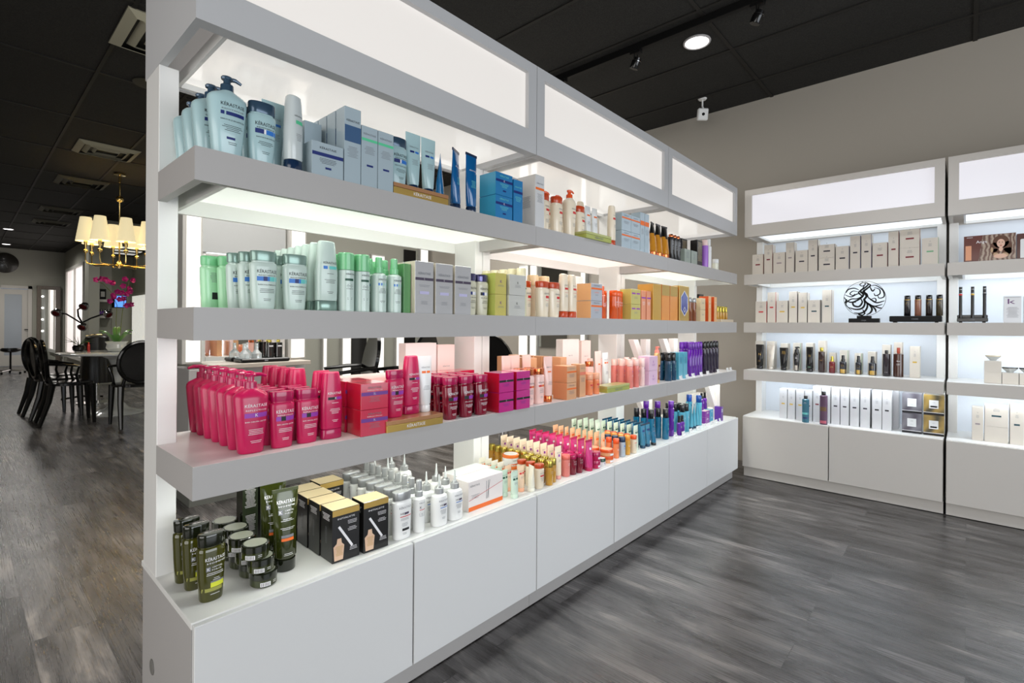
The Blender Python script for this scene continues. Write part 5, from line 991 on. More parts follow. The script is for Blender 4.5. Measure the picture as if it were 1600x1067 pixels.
tag(link('picture_box', pc.mesh('picture_box'), None, (4.37, -.098, Z1), (0, 0, RB)), 'brown picture box showing long-haired woman, right edge unit top shelf', 'box')
a = carton(.14, .08, .158, pm('walnut_card', 84, 44, 36, .35, .3)); a[0][1].poly([(-.055, .01), (-.03, .01), (-.03, .12), (-.035, .125), (-.05, .125), (-.055, .12)], -.0415, -.0405, silk); a[0][1].poly([(-.02, .01), (.03, .01), (.03, .12), (-.02, .12)], -.0415, -.0405, BLK)
place(Proto('gift_box', 'box', a), 'walnut brown gift box right of the picture box', 4.37, -.29, Z1, RB)
q = MB(); q.box(-.073, .073, -.05, .05, .006, .030, BLACKG, .003); q.box(-.073, .073, .03, .05, .03, .05, BLACKG, .003)
for sx in (-1, 1): q.box(sx * .055 - .008, sx * .055 + .008, -.03, .03, 0, .007, BLACKS)
draw(q, [('t', 'ORIBE', 0, .018, .026, GRY)], flat(-.05, .001)); tag(link('wand_stand', q.mesh('wand_stand'), None, (4.37, -.022, Z2), (0, 0, RB)), 'small black stand holding three slim wands, right edge unit', 'stand')
for i, (y_, cm_, cn) in enumerate(((.034, RED, 'red'), (-.023, MUST, 'gold'), (-.079, BLK, 'plain black'))):
    q = MB(); q.loft([(0, .0085, .0085), (.2, .0085, .0085), (.198, .0082, .0082)], BLACKG, 14); q.loft([(.145, .009, .009), (.155, .009, .009)], cm_, 14); q.loft([(.156, .0088, .0088), (.159, .0088, .0088)], silc, 14); q.loft([(.182, .0088, .0088), (.185, .0088, .0088)], silc, 14)
    tag(link('styling_wand', q.mesh('styling_wand'), None, (4.36, y_, Z2 + .0305), (0, 0, RB)), f'slim black wand with {cn} band standing in the small stand', 'wand')
kp = pm('k_plum', 90, 40, 100, .4)
place(Proto('info_box', 'box', carton(.078, .06, .165, silc_, [('t', 'k', -.008, .13, .034, kp, .045), ('r', -.034, .034, .156, .158, GRY), ('b', 0, .095, .06, 16, GRY)])), 'grey carton with plum letter k, right edge unit second shelf', 4.39, -.205, Z2, RB)
place(Proto('info_box', 'box', carton(.078, .06, .162, silc_, [('b', 0, .14, .06, 20, GRY)])), 'grey carton right of the letter k carton', 4.39, -.292, Z2, RB)
bx = [(-.119, 0, .078), (-.119, 1, .078), (-.197, 0, .072), (-.273, 0, .073)]
for i, (y_, j, w_) in enumerate(bx): place(Proto('product_carton', 'box', carton(w_, .08, .070, beigec_)), f'low greige carton, {("lower of left stack", "upper of left stack", "single middle one", "single one at picture edge")[i]}, right edge unit', 4.395, y_, Z3 + j * .0706, RB)
for i, (y_, z_, cn) in enumerate(((-.121, .1412, 'cream'), (-.197, .0706, 'smoky'), (-.273, .0706, 'dark'))):
    mm = {'cream': pm('cream_bowl', 206, 190, 160), 'smoky': pm('smoky_bowl', 70, 66, 60), 'dark': pm('dark_bowl', 30, 28, 28)}[cn]
    q = MB(); q.loft([(0, .016, .016), (.006, .017, .017), (.012, .024, .024), (.026, .036, .036)], mat('glass_bowl', (.8, .82, .8), .1, trans=.4), 28); q.loft([(.0262, .0365, .0365), (.033, .0365, .0365)], mm, 28)
    tag(link('wax_bowl', q.mesh('wax_bowl'), None, (4.395, y_, Z3 + z_ + .0005), (0, 0, RB)), f'{cn} round bowl jar on low greige carton, right edge unit', 'jar')
Cb = [(-.051, .056, .206, 0), (-.137, .11, .129, .0), (-.137, .11, .093, 1), (-.225, .064, .245, 0)]
place(Proto('product_carton', 'box', gcart(.056, .21, TAU, None, .1)), 'slim greige carton, leftmost on base of right edge unit', 4.42, -.051, Z0, RB)
place(Proto('product_carton', 'box', carton(.108, .1, .098, beigec_, [])), 'wide greige carton, lower of stack on right edge base', 4.42, -.137, Z0, RB)
place(Proto('product_carton', 'box', gcart(.11, .132, PETR, None, .1)), 'wide greige carton with dark bar, upper of stack on right base', 4.42, -.137, Z0 + .0986, RB)
place(Proto('product_carton', 'box', gcart(.064, .245, PETR, None, .1)), 'tall greige carton at right picture edge on base ledge', 4.42, -.228, Z0, RB)

# ================================================================== CEILING FIXTURES
tr = thing('track_light_rail', 'black ceiling track above the middle of the shop', 'track', (3.24, 0, H - .03))
q = MB(); q.box(-.018, .018, .2, 2.6, -.02, .0285, BLACKS, .002); part('rail', q, tr)
for i, y_ in enumerate((2.41, 1.76, .95)):
    t = thing('track_spotlight', f'black spotlight on the ceiling track, {("farthest by shelving header", "middle one", "nearest at top edge")[i]}', 'spotlight', (3.24, y_, H - .05))
    q = MB(); q.box(-.02, .02, -.04, .04, -.02, -.0005, BLACKS, .002); part('adapter', q, t)
    q = MB(); q.tube([(-.02, 0, -.02), (-.022, 0, -.05), (-.02, .01, -.09)], .004, BLACKS); q.tube([(.02, 0, -.02), (.022, 0, -.05), (.02, .01, -.09)], .004, BLACKS); part('yoke', q, t)
    rt = Matrix.Rotation(R(25), 4, 'X').to_3x3()
    q = MB(); q.loft([(-.04, .030, .030), (-.036, .032, .032), (.012, .032, .032), (.014, .026, .026), (.035, .026, .026)], BLACKG, 20, rot=rt, org=(0, 0, -.085)); q.loft([(.0125, .033, .033), (.0135, .033, .033)], CHROME, 20, rot=rt, org=(0, 0, -.085)); part('lamp_head', q, t)
def downlight(label, x, y, r=.085):
    t = thing('recessed_downlight', label, 'ceiling light', (x, y, H - .0085))
    q = MB(); q.tube([(r * math.cos(a * math.pi / 20), r * math.sin(a * math.pi / 20), 0) for a in range(41)], .008, M('downlight_ring', 190, 186, 186, .4), 8, cap=False); part('trim_ring', q, t)
    q = MB(); q.loft([(-.002, r - .004, r - .004), (.002, r - .004, r - .004)], mat('lamp_glow', (1, 1, 1), .4, emit=(1, .97, .95), es=6), 28); part('lens', q, t)
downlight('round lit downlight in the black ceiling right of track', 3.485, 1.42)
downlight('small lit downlight in dark ceiling at left, upper one', .75, 15.3); downlight('small lit downlight in dark ceiling at left, above the clock', .86, 18.3)
t = thing('security_camera', 'small white security camera hanging from ceiling above corner unit', 'camera', (4.40, 1.74, H))
q = MB(); q.loft([(-.012, .030, .030), (-.002, .038, .038), (-.0005, .038, .038)], whitep, 24); part('mount_plate', q, t)
q = MB(); q.tube([(0, 0, -.01), (0, 0, -.07), (-.01, -.01, -.09)], .008, whitep); part('bracket', q, t)
q = MB(); rt = Matrix.Rotation(R(-48), 3, 'Z') @ Matrix.Rotation(R(12), 3, 'X')
q.box(-.045, .045, -.06, -.02, -.055, .045, whitep, .008, rot=rt, org=(0, 0, 0)); q2 = len(q.v)
q.loft([(0, .014, .014), (.006, .012, .012)], BLACKG, 18, rot=rt @ Matrix.Rotation(R(90), 3, 'X'), org=rt @ Vector((0, -.058, -.005)))
for i in range(len(q.v)): v = q.v[i]; q.v[i] = (v[0] + .02, v[1] + .02, v[2] - .13)
part('camera_body', q, t)
def vent(label, x, y, w_, d_, lvl=3, m_=None):
    t = thing('ceiling_vent', label, 'vent', (x, y, H - .009)); m_ = m_ or M('vent_paint', 176, 172, 150, .5)
    q = MB()
    for k in range(lvl):
        a, b = w_ / 2 * (1 - k * .28), d_ / 2 * (1 - k * .28); z = -.03 * (k == 0) * 0
        for (p0, p1) in (((-a, -b), (a, -b)), ((a, -b), (a, b)), ((a, b), (-a, b)), ((-a, b), (-a, -b))):
            s1 = .80; vs = [(p0[0], p0[1], z), (p1[0], p1[1], z), (p1[0] * s1, p1[1] * s1, z - .03), (p0[0] * s1, p0[1] * s1, z - .03)]
            vs += [(v[0], v[1], v[2] + .003) for v in vs]
            q.add(vs, [(0, 1, 2, 3), (7, 6, 5, 4), (0, 4, 5, 1), (2, 6, 7, 3)], m_)
    part('louvres', q, t)
    q = MB(); q.box(-w_ / 2, w_ / 2, -d_ / 2, d_ / 2, -.001, .0005, BLACKS); part('backing', q, t)
vent('square ceiling vent nearest the shelving end, cut by picture top', 1.03, 4.25, .62, .62)
vent('pale ceiling vent just beyond the nearest vent, left', 1.17, 7.45, .56, .56)
vent('dark ceiling vent in front of the chandelier', 1.20, 9.4, .56, .56, m_=M('vent_dark', 84, 82, 72, .5))
vent('dark ceiling vent beyond the chandelier, nearer of two', 1.25, 12.0, .56, .50, m_=M('vent_dark', 84, 82, 72, .5))
vent('dark ceiling vent beyond the chandelier, farther of two', 1.28, 13.6, .56, .50, m_=M('vent_dark', 84, 82, 72, .5))
q = MB(); q.loft([(-.004, .10, .10), (-.001, .115, .115)], M('speaker_grey', 60, 58, 48, .6), 32); tag(link('ceiling_speaker', q.mesh('ceiling_speaker'), None, (1.08, 5.1, H - .008)), 'round ceiling speaker beside the shelving end panel', 'speaker')

# ================================================================== CHANDELIER
cx, cy = 1.47, 8.45
t = thing('chandelier', 'brass chandelier with cream cone shades over the white table', 'chandelier', (cx, cy, 0))
q = MB(); q.loft([(H - .03, .055, .055), (H - .028, .065, .065), (H - .009, .065, .065)], BRASS, 28); q.tube([(0, 0, H - .03), (0, 0, 1.98)], .009, BRASS, 10)
q.loft([(H - .13, .014, .014), (H - .03, .014, .014)], BRASS, 14)
zb = 2.86
q.loft([(zb + s_ * .045, .045 * math.sqrt(max(.02, 1 - s_ * s_)), .045 * math.sqrt(max(.02, 1 - s_ * s_))) for s_ in (-1, -.8, -.5, 0, .5, .8, 1)], BRASS, 20)
q.loft([(1.93, .012, .012), (1.95, .04, .04), (1.99, .04, .04), (2.03, .015, .015)], BRASS, 18); part('stem', q, t)
shm = mat('cream_shade', s2l(240, 226, 180), .8, emit=(1, .84, .5), es=.62)
for k in range(8):
    a = k * math.pi / 4 + .023; r = .35; ca, sa = math.cos(a), math.sin(a); hz = 2.27 if k % 2 else 2.27
    q = MB(); q.tube([(0, 0, 1.97), (ca * .3, sa * .3, 1.96), (ca * .34, sa * .34, 1.975), (ca * r, sa * r, 2.02), (ca * r, sa * r, 2.10)], .0075, BRASS, 8)
    o = (ca * r, sa * r)
    q.loft([(2.095 + .028 * (1 + s_), .028 * math.sqrt(max(.1, 1 - s_ * s_)), .028 * math.sqrt(max(.1, 1 - s_ * s_))) for s_ in (-.95, -.5, 0, .5, .95)], BRASS, 14, cx=o[0], cy=o[1])
    q.loft([(2.15, .010, .010), (2.24, .020, .020), (2.26, .020, .020)], BRASS, 12, cx=o[0], cy=o[1]); part('arm', q, t)
    q = MB(); vs = []; fs = []; n = 24
    for (z, rr) in ((2.25, .105), (2.56, .060)):
        for i in range(n): b = 2 * math.pi * i / n; vs.append((o[0] + rr * math.cos(b), o[1] + rr * math.sin(b), z))
    q.add(vs, [(i, (i + 1) % n, n + (i + 1) % n, n + i) for i in range(n)], shm); part('lamp_shade', q, t)
    l = bpy.data.lights.new('bulb', 'POINT'); l.energy = 2.2; l.color = (1, .82, .55); l.shadow_soft_size = .03
    lo = bpy.data.objects.new('bulb', l); COL.objects.link(lo); lo.location = (cx + o[0], cy + o[1], 2.38)

# ================================================================== TULIP TABLE, CHAIRS AND WHAT STANDS ON IT
whg = pm('white_lacquer', 232, 234, 230, .12, .6)
t = thing('tulip_table', 'round white pedestal table under the chandelier', 'table', (1.45, 8.4, 0))
q = MB(); q.loft([(.785, .58, .58), (.795, .615, .615), (.812, .62, .62), (.816, .61, .61)], whg, 56); part('tabletop', q, t)
q = MB(); q.loft([(.0005, .30, .30), (.012, .30, .30), (.03, .24, .24), (.07, .13, .13), (.16, .06, .06), (.35, .04, .04), (.6, .05, .05), (.72, .10, .10), (.785, .22, .22)], whg, 40); part('pedestal', q, t)
def chair(label, x, y, rz, arms=False):
    t = thing('ghost_chair', label, 'chair', (x, y, 0), rz, 'black glossy chairs around the table')
    # local: faces +y, back at -y
    q = MB(); q.loft([(.455, .20, .19, 3), (.465, .225, .215, 3), (.488, .225, .215, 3), (.495, .20, .19, 3)], BLACKG, 36); part('seat', q, t)
    for sx in (-1, 1):
        q = MB(); q.tube([(sx * .19, .18, .47), (sx * .195, .19, .25), (sx * .20, .20, 0)], [.032, .027, .018], BLACKG, 8); part('leg', q, t)
        q = MB(); q.tube([(sx * .18, -.18, .47), (sx * .19, -.21, .28), (sx * .20, -.29, 0)], [.034, .029, .020], BLACKG, 8); part('leg', q, t)
    q = MB(); tilt = .22
    ctr = Vector((0, -.235, .745)); f = lambda u, v: (u, ctr.y - tilt * (v) * .45, ctr.z + v)
    ring = [f(.215 * math.cos(2 * math.pi * i / 36), .235 * math.sin(2 * math.pi * i / 36)) for i in range(37)]
    q.tube(ring, .022, BLACKG, 8, cap=False)
    n = 36; vs = [f(.205 * math.cos(2 * math.pi * i / n), .225 * math.sin(2 * math.pi * i / n)) for i in range(n)]
    vs2 = [(a, b + .008, c) for a, b, c in vs]; q.add(vs + vs2, [tuple(range(n)), tuple(reversed(range(n, 2 * n)))], BLACKG)
    for sx in (-1, 1): q.tube([(sx * .17, -.18, .47), (sx * .15, -.205, .56), (sx * .13, -.215, .60)], .018, BLACKG, 8)
    part('backrest', q, t)
    if arms:
        for sx in (-1, 1):
            q = MB(); q.tube([(sx * .21, -.23, .72), (sx * .25, -.08, .71), (sx * .245, .05, .69), (sx * .215, .03, .58), (sx * .20, .05, .49)], [.014, .016, .016, .013, .016], BLACKG, 8); part('armrest', q, t)
    return t
chair('black oval-backed chair side-on at left of table, nearer one', .93, 8.01, R(-90), True)
chair('black oval-backed chair side-on at left of table, farther one', .88, 8.66, R(-84), True)
chair('black oval-backed chair at left behind the two side-on ones', .91, 9.25, R(-120))
chair('black oval-backed chair seen from behind, right beside shelving end panel', 1.44, 7.33, R(2), True)
# white bowl with orchids
t = thing('potted_orchid', 'magenta orchid in white bowl planter on the table', 'plant', (1.45, 8.45, .8165))
q = MB(); q.loft([(0, .07, .07), (.01, .09, .09), (.05, .115, .115), (.10, .105, .105), (.135, .125, .125), (.136, .115, .115), (.11, .095, .095)], whg, 32, wav=lambda a, z: .05 * math.sin(a * 3) * (z > .02)); part('planter', q, t)
lgm = pm('orchid_leaf', 96, 150, 70, .3, .2)
for k, (a, ln, lift) in enumerate(((.3, .16, .16), (1.4, .13, .2), (2.6, .17, .15), (3.5, .15, .13), (4.4, .16, .10), (5.4, .17, .12))):
    q = MB(); vs = []; fs = []; n = 9
    for i in range(n):
        s_ = i / (n - 1); r = .03 + ln * s_; z = .12 + lift * math.sin(s_ * 1.9) ; wv = .042 * math.sin(math.pi * min(1, s_ * .9 + .1)) + .002
        for sg in (-1, 0, 1): vs.append((math.cos(a) * r - math.sin(a) * wv * sg, math.sin(a) * r + math.cos(a) * wv * sg, z + .012 * abs(sg)))
    for i in range(n - 1):
        for j in range(2): o = i * 3 + j; fs.append((o, o + 1, o + 4, o + 3))
    q.add(vs, fs, lgm); part('leaf', q, t)
stm = pm('orchid_stem', 110, 120, 60, .5, 0); orm = pm('orchid_petal', 196, 36, 130, .45, 0); orc = pm('orchid_heart', 240, 120, 150, .4, 0)
q = MB(); q.tube([(0, 0, .1), (-.01, 0, .4), (-.0, 0, .62), (-.07, 0, .80), (-.15, 0, .90), (-.23, .0, .92)], .004, stm, 6)
q.tube([(.03, 0, .1), (.05, 0, .45), (.07, 0, .65), (.11, 0, .85), (.13, 0, .95), (.09, 0, .97)], .004, stm, 6); part('stem', q, t)
FL = [(-.225, .945), (-.17, .96), (-.135, .955), (-.10, .93), (-.05, .915), (.08, .975), (.165, .965), (.06, .88), (.125, .85), (.0, .80), (.04, .79), (.10, .775), (.135, .81), (-.04, .73), (.02, .70), (.065, .71), (.10, .62), (.15, .635), (-.08, .67), (-.05, .75)]
for k, (fx, fz) in enumerate(FL):
    q = MB(); rnd = random.Random(k); a0 = rnd.random() * 6; tx = rnd.uniform(-.5, .5); rt = Matrix.Rotation(tx, 3, 'Z') @ Matrix.Rotation(R(90), 3, 'X')
    for j in range(5):
        a = a0 + j * 2 * math.pi / 5; vs = []; L_, W_ = .038, .017
        for i in range(9):
            b = 2 * math.pi * i / 9; vs.append(rt @ Vector((math.cos(a) * (L_ / 2 + L_ / 2 * math.cos(b)) - math.sin(a) * W_ * math.sin(b), math.sin(a) * (L_ / 2 + L_ / 2 * math.cos(b)) + math.cos(a) * W_ * math.sin(b), .008 * math.cos(b))) + Vector((fx, -.02 + rnd.uniform(-.03, .03), fz - .0)))
        q.add(vs, [tuple(range(9))], orm)
    c_ = rt @ Vector((0, 0, .006)); q.loft([(-.004, .007, .007), (.004, .005, .005)], orc, 8, rot=rt, org=(fx, -.025, fz)); part('flower', q, t)
t = thing('small_potted_plant', 'small dark pot with grassy leaves on the table left', 'plant', (1.10, 8.75, .8165))
q = MB(); q.loft([(0, .04, .04), (.02, .065, .065), (.06, .07, .07), (.085, .055, .055)], BLACKG, 24); part('planter', q, t)
q = MB()
for k in range(14): a = k * .9; q.tube([(0, 0, .08), (math.cos(a) * .07, math.sin(a) * .07, .13), (math.cos(a) * .16, math.sin(a) * .16, .12 + .04 * (k % 3))], [.004, .004, .001], pm('grass_leaf', 52, 74, 44, .4, 0), 5)
part('foliage', q, t)
q = MB(); q.loft([(0, .016, .016), (.09, .016, .016), (.10, .008, .008), (.12, .008, .008)], pm('red_plastic', 190, 40, 30), 16); tag(link('red_bottle', q.mesh('red_bottle'), None, (1.19, 8.68, .8165)), 'slim red bottle on the white table near small pot', 'bottle')
# caped salon chair and infrared processor beyond the table
t = thing('styling_chair', 'salon chair draped in black cape behind the white table', 'chair', (1.43, 9.72, 0))
q = MB(); q.loft([(.30, .20, .15), (.55, .19, .13), (.80, .165, .10), (.98, .14, .07), (1.0, .12, .05)], mat('black_cape', (.01, .01, .01), .3), 48, wav=lambda a, z: .05 * math.sin(a * 11) * (1.05 - z)); part('cape', q, t)
q = MB(); q.loft([(0, .24, .24), (.015, .24, .24), (.03, .04, .04), (.31, .035, .035)], CHROME, 32); part('pedestal', q, t)
q = MB(); q.tube([(-.13, 0, 1.0), (-.05, .0, 1.02), (.05, 0, 1.02), (.13, 0, 1.0)], .012, CHROME); part('top_rail', q, t)
t = thing('hair_processor', 'infrared hair processor with four red lamps on black arms', 'hair processor', (1.33, 10.3, 0))
q = MB(); q.tube([(0, 0, .03), (0, 0, 1.2)], .018, CHROME); q.tube([(-.25, -.1, .03), (0, 0, .05), (.25, -.1, .03)], .015, BLACKS); q.tube([(0, 0, .05), (0, .28, .03)], .015, BLACKS); part('stand', q, t)
redg = mat('red_lamp_glass', s2l(90, 14, 18), .1)
for k, (hx_, hz_, path) in enumerate(((-.30, 1.36, [(-.02, 0, 1.2), (-.10, -.05, 1.26), (-.20, -.12, 1.33), (-.30, -.15, 1.35)]), (.02, 1.47, [(0, 0, 1.2), (-.05, -.04, 1.3), (-.06, -.06, 1.4), (.02, -.12, 1.47)]), (0, 1.15, [(0, 0, 1.2), (-.02, -.08, 1.18), (0, -.15, 1.15)]), (.28, 1.35, [(0, 0, 1.2), (.1, -.05, 1.27), (.2, -.1, 1.32), (.28, -.15, 1.35)]))):
    q = MB(); q.tube(path, .012, BLACKS); ar = part('arm', q, t)
    rt = Matrix.Rotation(R((-40, -40, -40, 40)[k]), 3, 'Z') @ Matrix.Rotation(R(125), 3, 'X'); o = Vector((hx_, path[-1][1], hz_))
    q = MB(); q.loft([(-.03, .03, .03), (-.02, .045, .045), (.0, .055, .055), (.05, .062, .062)], CHROME, 24, rot=rt, org=o); q.loft([(.0505, .046, .046), (.056, .04, .04)], redg, 24, rot=rt, org=o); part('lamp_head', q, ar)

# ================================================================== FAR LEFT ROOM
t = thing('saddle_stool', 'black saddle stool on chrome star base by frosted door', 'stool', (.86, 16.5, 0))
q = MB(); q.loft([(.50, .10, .12, 2.5), (.53, .17, .16, 2.5), (.57, .18, .16, 2.5), (.60, .15, .13, 2.5)], BLACKG, 32); part('seat', q, t)
q = MB(); q.tube([(0, 0, .06), (0, 0, .51)], .018, BLACKS); part('gas_column', q, t)
for k in range(5):
    a = k * 2 * math.pi / 5 + .3; q = MB(); q.tube([(0, 0, .09), (math.cos(a) * .26, math.sin(a) * .26, .07)], .014, CHROME); q.loft([(0, .02, .012), (.05, .02, .012)], BLACKS, 12, cx=math.cos(a) * .26, cy=math.sin(a) * .26); part('leg', q, t)
t = thing('wall_clock', 'round dark patterned wall clock above the frosted door', 'clock', (.885, 19.285, 2.80))
q = MB(); rt = Matrix.Rotation(R(90), 3, 'X')
q.loft([(-.01, .27, .27), (.02, .27, .27), (.025, .26, .26)], art_mat('clock_pattern', s2l(8, 8, 7), s2l(60, 56, 50)), 48, rot=rt); part('dial', q, t)
q = MB(); q.tube([(-.12, -.03, .03), (0, -.03, 0)], .006, silc); q.tube([(0, -.03, 0), (.05, -.03, -.13)], .006, silc); part('hand', q, t)
t = thing('leaning_mirror', 'tall mirror in wide weathered grey frame beside frosted door', 'mirror', (1.76, 19.2, 0))
fm = art_mat('weathered_wood', s2l(70, 62, 54), s2l(112, 102, 92))
q = MB()
for a in (((-.25, -.16), 0, 2.22), ((.14, .25), 0, 2.22)): q.box(a[0][0], a[0][1], -.03, .03, a[1], a[2], fm, .006)
q.box(-.25, .25, -.028, .028, 2.12, 2.22, fm, .006); q.box(-.25, .25, -.028, .028, 0, .1, fm, .006); part('frame', q, t)
q = MB(); q.box(-.16, .14, -.01, .01, .1, 2.12, MIRROR); part('mirror_pane', q, t)
# lit window panels on the corridor wall with round bulbs
PANL = mat('lit_panel_rose', (.7, .7, .7), .5, emit=(1, .88, .84), es=.8); FR = M('frame_white', 190, 188, 182, .4)
t = thing('lit_wall_panel', 'tall lit pinkish panel in pale frame on corridor wall', 'light panel', (2.1, 17.2, 0))
q = MB(); q.box(-.05, -.001, -1.4, 1.5, .25, .35, FR); q.box(-.05, -.001, -1.4, 1.5, 2.6, 2.68, FR)
for y_ in (-1.4, -.05, 1.42): q.box(-.05, -.001, y_, y_ + .08, .35, 2.6, FR)
part('frame', q, t)
for y0, y1 in ((-1.32, -.05), (.03, 1.42)): q = MB(); q.box(-.012, -.001, y0, y1, .35, 2.6, PANL); part('panel', q, t)
t = thing('lit_mirror_strip', 'pale vertical strip with round bulbs beside lit corridor panel', 'light strip', (2.1, 14.6, 0))
q = MB(); q.box(-.06, -.001, -.5, .5, .2, 2.7, FR); part('frame', q, t)
for i in range(6): q = MB(); q.loft([(-.03, .02, .02), (0, .045, .045), (.03, .02, .02)], mat('bulb_glow', (1, 1, 1), .4, emit=(1, .97, .92), es=4), 14, cx=-.08, org=(0, 0, .5 + i * .4)); part('bulb', q, t)
# end column, shelves and mirror
q = MB(); q.box(1.67, 1.83, 12.2, 12.498, 0, H - .01, WALLD, .004); tag(link('column', q.mesh('column'), None), 'grey painted column beyond the table near hair processor', 'column')
for i, z in enumerate((1.60, 1.29)):
    q = MB(); q.box(-.10, .10, -.10, .095, 0, .05, FR, .002); tag(link('wall_shelf', q.mesh('wall_shelf'), None, (1.94, 12.40, z)), f'short white wall shelf beside grey column, {"upper" if i == 0 else "lower"} one', 'shelf')
q = MB(); q.box(-.05, .05, -.02, .02, 0, .2, BLACKS, .002); q.box(-.03, .03, -.022, -.0201, .05, .15, FR); tag(link('framed_card', q.mesh('framed_card'), None, (1.90, 12.38, 1.651)), 'small dark framed card on upper short wall shelf', 'frame')
for i in range(5): place(P['b_spur'], f'tiny purple bottle on lower short wall shelf, {blab(i, 5)}', 1.865 + .037 * i, 12.37, 1.3405, 0, 'purple bottles on the lower wall shelf')
t = thing('window_blind', 'lit vertical blind seen only in the wall mirror behind orchid', 'blind', (3.59, 7.4, 0))
for i in range(14): q = MB(); q.box(-.03, -.005, -1.1 + i * .16, -1.0 + i * .16, .55, 2.0, COLW_, .001); part('slat', q, t)
q = MB(); q.box(-.06, -.001, -1.15, 1.2, 2.0, 2.06, WT); part('head_rail', q, t)
for i in range(3):
    q = MB(); q.box(-.6, .6, -.14, .14, -.012, -.001, COLW_); tag(link('ceiling_light_panel', q.mesh('ceiling_light_panel'), None, (2.9, 6.9 + .75 * i, H - .008)), f'bright ceiling light panel reflected in the wall mirror, {("nearest", "middle", "farthest")[i]}', 'ceiling light')
t = thing('wall_mirror', 'large wall mirror behind orchid reflecting ceiling lights', 'mirror', (2.72, 12.49, 0))
q = MB(); q.box(-.66, .66, -.012, -.001, .75, 2.75, MIRROR); part('mirror_pane', q, t)
t = thing('monitor', 'bright blue screen on the wall beside purple bottles', 'monitor', (2.17, 12.36, 1.5))
q = MB(); q.box(-.10, .10, -.015, .015, 0, .24, BLACKS, .003); part('casing', q, t)
q = MB(); q.box(-.09, .09, -.017, -.0155, .01, .23, mat('screen_blue', (.1, .3, .8), .3, emit=(.12, .35, 1), es=1.0)); part('screen', q, t)
q = MB(); q.box(-.03, .03, .0, .13, .05, .1, BLACKS); part('wall_bracket', q, t)

# ================================================================== STYLING STATIONS BEHIND THE LONG UNIT
COLW = mat('lit_column', (.8, .8, .78), .4, emit=(1, .97, .90), es=.78)
t = thing('styling_station', 'white styling station with mirror and lit side columns behind shelving', 'styling station', (1.395, 3.68, 0))
q = MB(); q.box(-.385, .385, .04, .42, .09, .90, LAM, .003); q.box(-.37, .37, .07, .40, 0, .09, REC); part('cabinet', q, t)
q = MB(); q.box(-.30, .36, -.10, .42, .905, .935, M('greige_top', 190, 180, 168, .35), .003); part('worktop', q, t)
for x0, x1 in ((-.42, -.305), (.262, .395)):
    q = MB(); q.box(x0, x1, .06, .2, .936, 2.05, FR, .002); f_ = part('column_frame', q, t)
    q = MB(); q.box(x0 + .022, x1 - .012, .055, .0599, .95, 2.03, COLW); part('light_strip', q, f_)
q = MB(); q.box(-.30, .255, .09, .10, .936, 2.05, MIRROR); part('mirror_pane', q, t)
tray2 = MB(); tray2.box(-.165, .165, -.07, .07, 0, .028, BLACKG, .008); draw(tray2, [('r', -.012, .012, .008, .018, GRY)], flat(-.07, .001))
tag(link('display_tray', tray2.mesh('display_tray'), None, (1.45, 3.68, .9355)), 'black oval tray with flasks on the styling station worktop', 'tray')
glass = mat('clear_glass', (.9, .95, .95), .05, trans=.7, ior=1.3)
for i, x in enumerate((1.365, 1.415)):
    q = MB(); q.loft([(0, .034, .034), (.03, .034, .034), (.055, .012, .012), (.095, .010, .010), (.10, .013, .013)], glass, 20); tag(link('glass_flask', q.mesh('glass_flask'), None, (x - .035 + i * .03, 3.68, .964)), f'clear glass flask on the station tray, {("left", "right")[i]}', 'flask')
for i, x in enumerate((1.51, 1.57)): place(Proto('perfume_bottle', 'bottle', cyl(pm('black_fade_glass', 20, 20, 18, .08, .6), goldc, [('r', -.014, .014, .075, .085, WHT)], h=.125, r=.028, ch=.02, rc=.012)), f'black and gold bottle on the station tray, {("left", "right")[i]}', x - .01, 3.68, .964)
def salon_chair(label, x, y, rz):
    t = thing('styling_chair', label, 'chair', (x, y, 0), rz)
    q = MB(); q.loft([(.50, .22, .22, 3), (.52, .25, .24, 3), (.58, .25, .24, 3), (.60, .22, .22, 3)], BLACKG, 32); part('seat', q, t)
    q = MB(); n = 28; vs = [(.21 * math.cos(2 * math.pi * i / n), -.25 - .10 * (.5 + .5 * math.sin(2 * math.pi * i / n)), .86 + .27 * math.sin(2 * math.pi * i / n)) for i in range(n)]
    q.add(vs + [(a, b + .035, c) for a, b, c in vs], [tuple(range(n)), tuple(reversed(range(n, 2 * n)))] + [(i, (i + 1) % n, (i + 1) % n + n, i + n) for i in range(n)], BLACKG); part('backrest', q, t)
    for sx in (-1, 1): q = MB(); q.tube([(sx * .20, -.27, .80), (sx * .27, -.12, .79), (sx * .275, .08, .77), (sx * .23, .06, .66), (sx * .22, .10, .59)], [.016, .019, .018, .015, .018], BLACKG, 8); part('armrest', q, t)
    q = MB(); q.loft([(0.0005, .26, .26), (.015, .26, .26), (.03, .05, .05), (.50, .04, .04)], CHROME, 32); part('pedestal', q, t)
salon_chair('black salon chair seen through shelves, leftmost behind magenta bottles', 2.42, 4.35, R(75))
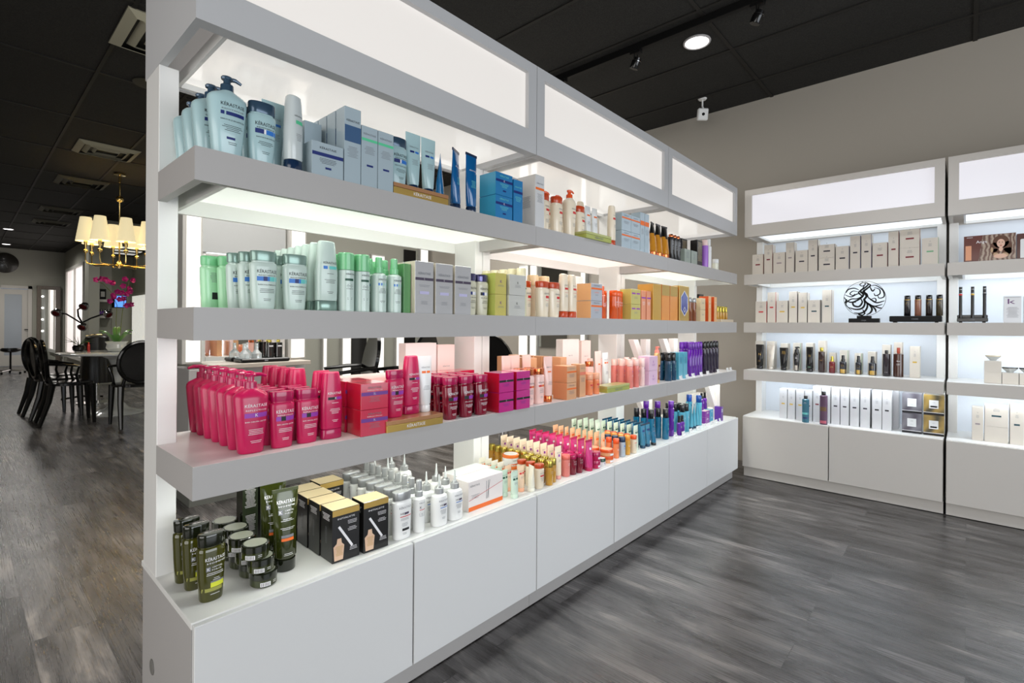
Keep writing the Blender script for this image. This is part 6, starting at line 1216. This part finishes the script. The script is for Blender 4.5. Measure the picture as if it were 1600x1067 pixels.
salon_chair('black salon chair seen through shelves behind off-white gift boxes', 3.02, 4.25, R(20))
salon_chair('black salon chair near the right wall behind blush tubes', 3.22, 3.0, R(-70))
# lit strips and dark mirrors on the far salon wall (Y = 6)
for i, (a, b, z0, z1) in enumerate(((3.06, 3.12, .4, 1.75), (3.32, 3.45, .4, 1.75), (3.74, 3.95, .4, 2.15), (4.14, 4.28, .4, 1.75), (4.55, 4.70, .4, 2.35), (2.35, 2.55, .4, 1.75))):
    t = thing('lit_strip', f'vertical lit strip on far salon wall, {("second", "third", "fourth", "fifth", "rightmost", "leftmost")[i]} of six', 'light strip', ((a + b) / 2, 5.995, 0), 0, 'lit strips on the far salon wall')
    w2 = (b - a) / 2; q = MB(); q.box(-w2, w2, -.06, 0, z0, z1, FR, .002); part('frame', q, t); q = MB(); q.box(-w2 + .012, w2 - .012, -.066, -.0605, z0 + .02, z1 - .02, COLW); part('light_strip', q, t)
for i, (a, b, z1) in enumerate(((3.47, 3.70, 1.72), (4.30, 4.50, 2.28))):
    q = MB(); q.box(-(b - a) / 2, (b - a) / 2, -.02, 0, .5, z1, BLACKG); tag(link('dark_panel', q.mesh('dark_panel'), None, ((a + b) / 2, 5.995, 0)), f'black glossy panel on far salon wall, {("left", "right")[i]} one', 'panel')
for i, (a, b) in enumerate(((3.99, 4.14), (3.85, 3.96), (3.15, 3.22))):
    t = thing('lit_strip', f'vertical lit strip on the right salon wall, {("farthest", "middle", "nearest")[i]} of three', 'light strip', (4.748, (a + b) / 2, 0), 0, 'lit strips on the right wall')
    w2 = (b - a) / 2; q = MB(); q.box(-.05, 0, -w2, w2, .4, 1.95, FR, .002); part('frame', q, t); q = MB(); q.box(-.056, -.0505, -w2 + .01, w2 - .01, .42, 1.93, COLW); part('light_strip', q, t)
q = MB(); q.box(-.02, 0, -.2, .22, .95, 1.95, MIRROR); tag(link('wall_mirror', q.mesh('wall_mirror'), None, (4.748, 3.62, 0)), 'dark reflecting mirror between lit strips on right salon wall', 'mirror')
print('objects', len(bpy.data.objects))
